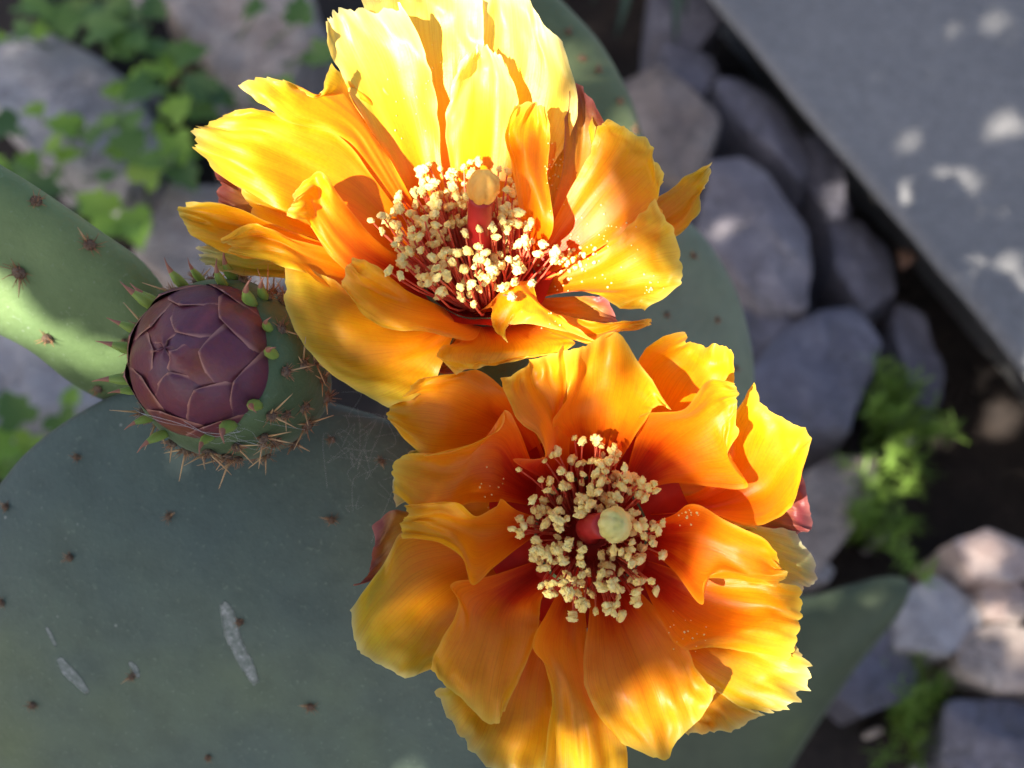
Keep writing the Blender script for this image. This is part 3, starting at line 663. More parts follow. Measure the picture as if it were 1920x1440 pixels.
scar([(108, 1228), (122, 1250), (145, 1275), (172, 1308)], 16)
scar([(86, 1172), (95, 1190), (108, 1216)], 7)
scar([(240, 1240), (252, 1250), (262, 1275)], 10)

# ------------------------------------------------------------------ petals
def petal(parent, ribs, mat, jag=0.03, ruffle=6.0, seed=0, nu=46, nv=34, name='petal', teeth=9, full=1.06):
    rb = [[Vector(p) for p in r] for r in ribs]
    for k in range(len(rb[0])):
        cen = sum((r[k] for r in rb), Vector()) / len(rb); f_ = 1 + (full - 1) * min(1, k / (len(rb[0]) - 1) * 1.6)
        for r in rb: r[k] = Vector((cen.x + (r[k].x - cen.x) * f_, cen.y + (r[k].y - cen.y) * f_, r[k].z))
    rr = random.Random(seed * 13 + 5)
    ph = [rr.uniform(0, 6.28) for _ in range(4)]
    V, F, UV = [], [], []
    for i in range(nu + 1):
        u = i / nu
        for k in range(nv + 1):
            v = k / nv
            sp_ = max(0, noise.noise(Vector((v * teeth * .9, seed * 3.3, 2))) - .12)
            j = jag * (1.1 * sp_ + 0.55 * abs(noise.noise(Vector((v * teeth, seed * 2.3, 0)))) * 2 + 0.8 * max(0, noise.noise(Vector((v * teeth * 2.7, seed * 1.7, 5)))))
            side = 0.6 * jag * noise.noise(Vector((u * teeth * 1.3, seed, 3 if v < .5 else 8)))
            us = u * (1 - j * sst(.72, 1, u))
            vv = v + (side * sst(.75, 1, abs(v - .5) * 2) * (1 if v < .5 else -1)) * sst(.3, .6, u)
            # round off the tip corners
            cs = [cr(r, us) for r in rb]; q = cr(cs, min(max(vv, 0), 1))
            am = 1.9 * ruffle * u * (.25 + 1.1 * abs(v - .5) * 2 * abs(v - .5) * 2)
            q = q + Vector((0, 0, 1)) * am * (math.sin(u * 6.5 + ph[0] + v * 3) * .6 + math.sin(v * 9 + ph[1] + u * 2) * .55)
            q = q + Vector((0, 0, 1)) * (34 * u * noise.noise(Vector((v * 2.3, u * 2.2, seed * 3.1))) + 17 * u * noise.noise(Vector((v * 4.6, u * 3.2, seed * 1.3))) + 12 * u * u * (abs(2 * v - 1) ** 4) * (1 if seed % 3 else -1))
            # fine waves on the margin
            q = q + Vector((noise.noise(Vector((u * 12, v * 12, seed))), noise.noise(Vector((u * 12, v * 12, seed + 9))), 0)) * 3.0 * u * sst(.6, 1, abs(v - .5) * 2)
            q = q + Vector((noise.noise(Vector((u * 3.4, v * 3.2, seed + 30))), noise.noise(Vector((u * 3.4, v * 3.2, seed + 40))), 0)) * 11 * u * u
            mg = sst(.55, 1, max(abs(v - .5) * 2, u)) * u
            q = q + Vector((noise.noise(Vector((u * 7.5, v * 7.5, seed + 50))) * 5, noise.noise(Vector((u * 7.5, v * 7.5, seed + 60))) * 5, noise.noise(Vector((u * 7.5, v * 7.5, seed + 70))) * 16)) * mg
            V.append(P(q.x, q.y, q.z)); UV.append((v, u))
    n = nv + 1
    for i in range(nu):
        for k in range(nv): F.append((i * n + k, i * n + k + 1, (i + 1) * n + k + 1, (i + 1) * n + k))
    o = mesh_obj(name, V, F, mat, parent); set_uv(o, UV); return o

def revolve(O, a, prof, n=36, wob=0.0, seed=0):
    """surface of revolution in photo-pixel space around axis a through O"""
    a = a.normalized(); e1 = a.cross(Vector((0.2, 1, 0.1))).normalized(); e2 = a.cross(e1); V, F = [], []
    for h, r in prof:
        for k in range(n):
            t = 2 * math.pi * k / n; d = e1 * math.cos(t) + e2 * math.sin(t)
            q = O + a * h + d * (r * (1 + wob * noise.noise(d * 2.2 + Vector((h * .012, seed, 0)))))
            V.append(P(q.x, q.y, q.z))
    for i in range(len(prof) - 1):
        for k in range(n): F.append((i * n + k, i * n + (k + 1) % n, (i + 1) * n + (k + 1) % n, (i + 1) * n + k))
    return V, F, (e1, e2)
def flower_base(B, a, label, ov_len, rtop, flare):
    """inferior ovary and throat: the flower's own mesh"""
    prof = [(-ov_len, 60), (-ov_len * .96, 84), (-ov_len * .75, 104), (-ov_len * .45, 116), (-ov_len * .18, 112), (-35, rtop + 2), (0, rtop), (6, rtop - 6)]
    V, F, fr = revolve(B, a, prof, 36, .05, 3)
    ins = [(6, rtop - 6), (-6, rtop - 14), (-35, 62), (-60, 40), (-64, 2)]
    b = len(V); V2, F2, _ = revolve(B, a, ins, 36); V += V2; F2 = [tuple(b + i for i in f) for f in F2]
    o = mesh_obj('flower', V, F + F2, [M_ov, M_throat], cactus, fmat=[0] * len(F) + [1] * len(F2)); o['label'] = label
    V, F, _ = revolve(B, a, flare, 40, .12, 4); mesh_obj('throat', V, F, M_throat, o)
    return o, fr
def stamens(fl, B, a, e1, e2, n, n_in, seed, rmax, hlo, hhi, off=(0, 0), str_=(1, 1)):
    r = random.Random(seed); vs_, fs = ico(3)
    def one(V, F, FM, rho, th, h, size, lean=1.0):
        d = e1 * math.cos(th) + e2 * math.sin(th)
        b0 = B + a * -30 + d * min(52, 14 + rho * .45); tip = B + a * h + d * rho * lean; tip = Vector((B.x + off[0] + (tip.x - B.x) * str_[0], B.y + off[1] + (tip.y - B.y) * str_[1], tip.z))
        bend = d * r.uniform(-6, 10) + Vector((r.gauss(0, 6), r.gauss(0, 6), 0)); pts = []
        for k in range(5):
            t = k / 4; pts.append(b0.lerp(tip, t) + bend * math.sin(t * math.pi))
        f0 = len(F); tube(V, F, [P(*p) for p in pts], [S * 3.0, S * 2.6, S * 2.3, S * 2.0, S * 1.6], 4, False); FM += [0] * (len(F) - f0)
        sd = r.uniform(0, 99); ax = Vector((r.gauss(0, 1), r.gauss(0, 1), r.gauss(0, 1))).normalized(); c = len(V)
        for v in vs_:
            q = v * (size * (1 + .55 * noise.noise(v * 1.7 + Vector((sd, 0, 0))) + .38 * noise.noise(v * 3.6 + Vector((sd, 7, 0)))))
            q = q + ax * q.dot(ax) * .55
            V.append(P(*(tip + q)))
        F += [tuple(c + i for i in f) for f in fs]; FM += [1] * len(fs)
    for i in range(n):
        V, F, FM = [], [], []
        while True:
            th = r.uniform(0, 2 * math.pi); rho = rmax * math.sqrt(r.uniform(.06, 1.0))
            if noise.noise(Vector((math.cos(th) * rho / 34, math.sin(th) * rho / 34, seed))) > -.12: break
        if r.random() < .07: rho = rmax * r.uniform(1.0, 1.22)
        h = hhi - (hhi - hlo) * (rho / rmax) ** 2 * r.uniform(.3, .9) + r.gauss(0, 10)
        one(V, F, FM, rho, th, h, r.uniform(4.8, 8.0)); mesh_obj('stamen', V, F, [M_fil, M_anther], fl, fmat=FM)
    V, F, FM = [], [], []
    for i in range(n_in):
        th = r.uniform(0, 2 * math.pi); rho = rmax * .85 * math.sqrt(r.uniform(.05, 1)); one(V, F, FM, rho, th, hlo + r.uniform(-45, 25), r.uniform(4.6, 7.0))
    o = mesh_obj('stamens', V, F, [M_fil, M_anther], fl, fmat=FM); o['kind'] = 'stuff'
def pistil(fl, pts, rad, stig, srad, mat, lobes=7, fold=.8):
    V, F = [], []; pp = [cr([Vector(p) for p in pts], k / 8) for k in range(9)]
    tube(V, F, [P(*p) for p in pp], [S * rad] * 8 + [S * rad * 1.05], 14); mesh_obj('style', V, F, M_style, fl)
    top = pp[-1]; d = (pp[-1] - pp[-2]).normalized(); e1 = d.cross(Vector((.1, 1, .3))).normalized(); e2 = d.cross(e1)
    V, F = [], []; vs_, fs = ico(4 if fold > .9 else 3)
    if fold > .9:
        for v in vs_:
            t = math.atan2(v.y, v.x); g = abs(math.cos(t * lobes / 2)) ** .35; sl = math.sqrt(max(0, 1 - v.z * v.z))
            rr = srad * (.80 + .24 * g * (sl if v.z < .4 else max(sl, .55))) ; V.append(P(*(top + d * (srad * .80 + v.z * rr * (1.30 if mat is M_stig2 else .95)) + (e1 * v.x + e2 * v.y) * rr)))
        F = list(fs); lobes = 0
    for k in range(lobes):
        t = 2 * math.pi * k / lobes; dd = e1 * math.cos(t) + e2 * math.sin(t); tn = d.cross(dd); c0 = len(V)
        for v in vs_:
            q = top + d * (srad * .42 + v.x * srad * .62 - .18 * srad * v.y * v.y) + dd * (srad * .46 + v.y * srad * .50 + v.x * srad * -.22) + tn * v.z * srad * .36
            V.append(P(*q))
        F += [tuple(c0 + i for i in f) for f in fs]
    mesh_obj('stigma', V, F, mat, fl)

# --- lower flower ------------------------------------------------
BL = Vector((1108, 1000, -165)); AL = Vector((0.03, -0.02, 1.0)).normalized()
fl2, (l1, l2) = flower_base(BL, AL, 'deep orange flower with yellow rims and cream anthers, facing straight up', 300, 108, [(-58, 42), (-30, 72), (2, 108), (18, 138), (34, 168), (50, 190)])
low = [
 # outer sepals and outer petals first
 ([[(1215, 960, -185), (1380, 930, -150), (1506, 882, -120)], [(1215, 975, -190), (1400, 958, -155), (1523, 972, -112)], [(1215, 985, -185), (1380, 990, -150), (1500, 1000, -118)]], M_sep, .015, 2),
 ([[(1215, 985, -185), (1380, 985, -145), (1500, 1000, -112)], [(1215, 1005, -190), (1390, 1032, -145), (1530, 1078, -100)], [(1215, 1020, -185), (1380, 1070, -145), (1498, 1112, -112)]], M_pale, .02, 3),
 ([[(1000, 985, -185), (830, 975, -140), (745, 960, -115), (703, 984, -105)], [(1000, 1000, -190), (820, 1010, -150), (750, 1020, -125), (692, 1062, -108)], [(1000, 1030, -185), (820, 1050, -150), (740, 1080, -125), (666, 1096, -105)]], M_sep, .02, 2),
 ([[(1010, 890, -180), (900, 850, -120), (800, 842, -75), (768, 848, -60)], [(1005, 910, -180), (890, 890, -120), (790, 880, -80), (738, 882, -62)], [(1005, 930, -180), (890, 930, -120), (790, 940, -80), (742, 940, -60)]], M_pale, .03, 3),
 ([[(1020, 900, -180), (930, 780, -120), (850, 715, -80), (800, 706, -70)], [(1015, 910, -180), (900, 800, -120), (820, 750, -80), (772, 722, -68)], [(1010, 920, -180), (880, 830, -120), (800, 800, -80), (735, 770, -68)]], M_pale, .05, 3),
 ([[(1170, 1100, -180), (1260, 1220, -150), (1340, 1290, -130), (1428, 1345, -110)], [(1160, 1105, -180), (1240, 1230, -150), (1300, 1310, -130), (1352, 1378, -115)], [(1150, 1110, -180), (1210, 1240, -150), (1250, 1320, -130), (1276, 1378, -120)]], M_out, .04, 3),
 ([[(1010, 1105, -180), (945, 1180, -150), (880, 1250, -120), (822, 1312, -92)], [(1025, 1112, -182), (970, 1220, -152), (925, 1310, -122), (880, 1398, -90)], [(1040, 1115, -182), (1005, 1235, -152), (980, 1345, -122), (950, 1462, -90)], [(1055, 1112, -180), (1040, 1245, -150), (1042, 1355, -130), (1046, 1470, -100)]], M_out, .05, 4),
 ([[(1195, 890, -178), (1290, 850, -150), (1390, 800, -125)], [(1200, 915, -180), (1300, 905, -155), (1420, 900, -130)], [(1205, 945, -178), (1300, 960, -150), (1420, 985, -125)]], M_low, .02, 2),
 ([[(1010, 915, -178), (900, 880, -130), (790, 870, -95)], [(1005, 945, -180), (890, 945, -135), (770, 950, -98)], [(1005, 985, -178), (890, 1005, -130), (780, 1010, -95)]], M_low, .02, 2),
 ([[(1030, 905, -176), (960, 800, -120), (930, 720, -90)], [(1060, 890, -178), (1030, 780, -125), (1010, 690, -92)], [(1095, 885, -176), (1090, 790, -120), (1090, 700, -90)]], M_low, .02, 2),
 # lower left yellow
 ([[(1000, 1030, -165), (880, 1005, -110), (765, 998, -60), (718, 1072, -42), (656, 1147, -20)], [(1000, 1045, -168), (890, 1050, -120), (785, 1090, -75), (725, 1150, -55), (672, 1215, -35)], [(1005, 1060, -168), (905, 1090, -122), (830, 1150, -85), (785, 1205, -70), (735, 1264, -55)], [(1010, 1072, -165), (920, 1115, -120), (868, 1172, -92), (838, 1220, -82), (806, 1256, -72)]], M_out, .02, 5),
 # bottom right outer with a pale torn rim
 ([[(1200, 1075, -170), (1290, 1130, -130), (1400, 1180, -100), (1492, 1213, -80)], [(1198, 1085, -170), (1285, 1165, -122), (1395, 1225, -88), (1534, 1277, -60)], [(1192, 1092, -168), (1262, 1195, -112), (1365, 1268, -82), (1492, 1318, -60)], [(1184, 1098, -166), (1250, 1208, -110), (1340, 1290, -86), (1448, 1352, -66)]], M_out, .07, 5),
 # upper right behind
 ([[(1150, 890, -165), (1180, 800, -120), (1195, 720, -70), (1203, 672, -32), (1240, 637, -10), (1290, 622, 0)], [(1165, 890, -168), (1200, 800, -132), (1216, 735, -105), (1228, 695, -85), (1262, 662, -65), (1298, 642, -50)], [(1190, 895, -168), (1240, 810, -138), (1265, 765, -118), (1290, 725, -98), (1315, 685, -82), (1332, 645, -65)], [(1205, 905, -165), (1290, 830, -125), (1335, 785, -98), (1362, 740, -82), (1378, 700, -66), (1366, 642, -52)]], M_low, .04, 5),
 # upper left large
 ([[(1040, 900, -160), (985, 780, -75), (905, 703, -25), (850, 703, -12), (780, 716, -10)], [(1030, 912, -162), (940, 805, -98), (860, 765, -55), (800, 755, -35), (732, 762, -18)], [(1018, 922, -160), (935, 855, -105), (865, 855, -75), (805, 852, -45), (722, 792, -20)]], M_low, .03, 7),
 # right, wide cup
 ([[(1215, 940, -160), (1305, 925, -125), (1358, 870, -102), (1370, 800, -72), (1421, 716, -40)], [(1218, 950, -162), (1325, 938, -132), (1398, 892, -108), (1430, 830, -72), (1456, 776, -35)], [(1220, 958, -162), (1340, 955, -122), (1430, 930, -82), (1475, 872, -46), (1522, 814, -8)], [(1220, 966, -158), (1320, 962, -75), (1418, 982, -2), (1480, 948, 8), (1503, 882, 4)]], M_low, .04, 4),
 # left with rolled upper rim
 ([[(1010, 900, -150), (995, 865, -60), (966, 792, 18), (945, 772, 22), (938, 805, 8), (890, 835, -2), (818, 852, -10)], [(1008, 920, -155), (965, 885, -90), (935, 850, -50), (900, 850, -40), (870, 865, -38), (820, 868, -28), (745, 868, -15)], [(1002, 950, -155), (950, 940, -105), (910, 940, -80), (870, 945, -65), (830, 955, -50), (790, 960, -30), (738, 920, -10)]], M_low, .02, 4),
 # left with a scooped rim
 ([[(1000, 968, -150), (965, 955, -40), (940, 938, 12), (928, 952, 6), (890, 970, -8), (848, 944, 0), (765, 946, -5)], [(1000, 985, -155), (960, 992, -100), (925, 1000, -72), (895, 1000, -55), (860, 988, -40), (815, 976, -25), (750, 974, -6)], [(998, 1008, -155), (955, 1040, -90), (915, 1072, -20), (888, 1093, 12), (868, 1052, 2), (826, 1018, 0), (754, 1004, 0)]], M_low, .015, 4),
 # bottom left
 ([[(1008, 1050, -155), (915, 1082, -72), (850, 1096, 0), (864, 1138, -8), (828, 1205, -5), (806, 1262, -10)], [(1015, 1065, -160), (940, 1110, -92), (905, 1145, -52), (892, 1190, -32), (868, 1252, -20), (850, 1308, -25)], [(1025, 1078, -160), (975, 1122, -105), (955, 1160, -74), (948, 1205, -52), (932, 1275, -36), (922, 1350, -30)], [(1040, 1090, -158), (1015, 1122, -112), (1008, 1160, -82), (1002, 1190, -62), (972, 1262, -46), (940, 1338, -40)]], M_low, .015, 4),
 # bottom centre, narrow
 ([[(1055, 1095, -155), (1025, 1152, -82), (1000, 1208, 10), (1030, 1262, -14), (1034, 1340, -28), (1022, 1470, -50)], [(1075, 1100, -160), (1062, 1165, -102), (1058, 1225, -62), (1078, 1295, -42), (1092, 1375, -40), (1096, 1482, -50)], [(1095, 1100, -158), (1098, 1165, -112), (1106, 1235, -92), (1128, 1315, -72), (1165, 1385, -70), (1176, 1482, -80)]], M_low, .02, 4),
 # right lower
 ([[(1212, 1050, -155), (1280, 1072, -112), (1350, 1084, -76), (1420, 1092, -50), (1498, 1098, -30)], [(1208, 1065, -158), (1278, 1112, -102), (1350, 1142, -72), (1425, 1158, -50), (1503, 1165, -40)], [(1200, 1080, -155), (1238, 1160, -62), (1280, 1211, -4), (1352, 1212, -24), (1487, 1238, -40)]], M_low, .04, 6),
 # bottom right broad
 ([[(1108, 1098, -155), (1105, 1165, -88), (1097, 1250, -25), (1118, 1322, -14), (1165, 1386, -20)], [(1130, 1098, -160), (1150, 1168, -100), (1175, 1245, -48), (1205, 1325, -22), (1242, 1420, -25)], [(1152, 1094, -160), (1188, 1152, -102), (1226, 1220, -52), (1258, 1292, -22), (1290, 1368, -14)], [(1175, 1088, -155), (1220, 1132, -102), (1268, 1195, -50), (1306, 1258, -14), (1342, 1306, 0)]], M_low, .015, 4),
 # right, folded with a hook
 ([[(1212, 985, -145), (1262, 966, -45), (1300, 949, 18), (1360, 978, 20), (1436, 1014, 10), (1468, 1058, 0)], [(1216, 1005, -155), (1266, 1012, -88), (1315, 1022, -36), (1372, 1042, -12), (1428, 1066, -5), (1474, 1078, -5)], [(1214, 1030, -150), (1262, 1068, -62), (1314, 1130, 20), (1324, 1084, 8), (1388, 1088, 0), (1464, 1094, 0)]], M_low, .02, 4),
 # upper right inner
 ([[(1170, 900, -140), (1198, 805, -58), (1208, 778, 8), (1285, 770, 18), (1328, 718, 20), (1384, 722, 14)], [(1185, 908, -150), (1235, 858, -105), (1280, 825, -55), (1322, 798, -26), (1352, 772, -10), (1387, 755, 0)], [(1205, 918, -150), (1260, 905, -115), (1325, 908, -82), (1398, 909, -42), (1364, 858, -18), (1382, 795, 0)]], M_low, .025, 4),
 # top left, S shaped spout
 ([[(1030, 905, -150), (962, 862, 25), (1022, 858, 40), (1008, 815, 42), (972, 785, 40), (950, 735, 40), (944, 703, 36)], [(1045, 902, -155), (1012, 878, -70), (1040, 840, -48), (1035, 790, -22), (1020, 745, -8), (1005, 712, 5), (1000, 680, 14)], [(1062, 900, -158), (1066, 860, -105), (1066, 815, -75), (1052, 778, -46), (1060, 735, -22), (1058, 690, -4), (1058, 648, 10)]], M_low, .015, 2),
 # top centre
 ([[(1075, 895, -155), (1058, 820, -72), (1040, 792, -22), (1066, 740, -2), (1062, 662, 18)], [(1095, 890, -160), (1092, 815, -98), (1088, 770, -55), (1098, 720, -28), (1110, 645, 0)], [(1120, 890, -160), (1140, 818, -98), (1148, 770, -58), (1158, 715, -22), (1166, 632, 8)], [(1145, 895, -155), (1188, 820, -60), (1212, 778, 0), (1228, 758, 25), (1256, 757, 45)]], M_low, .015, 3),
]
for i, (rb, mt, jg, rf) in enumerate(low):
    petal(fl2, rb, mt, jg, rf, 100 + i, name='petal' if mt is not M_sep else 'sepal')
stamens(fl2, BL, AL, l1, l2, 146, 150, 3, 158, 105, 165, (0, 0), (.88, 1.12))
pistil(fl2, [(1108, 1000, -150), (1102, 991, -60), (1110, 987, -5), (1134, 985, 24)], 24, None, 34, M_stig, 8, 1.0)

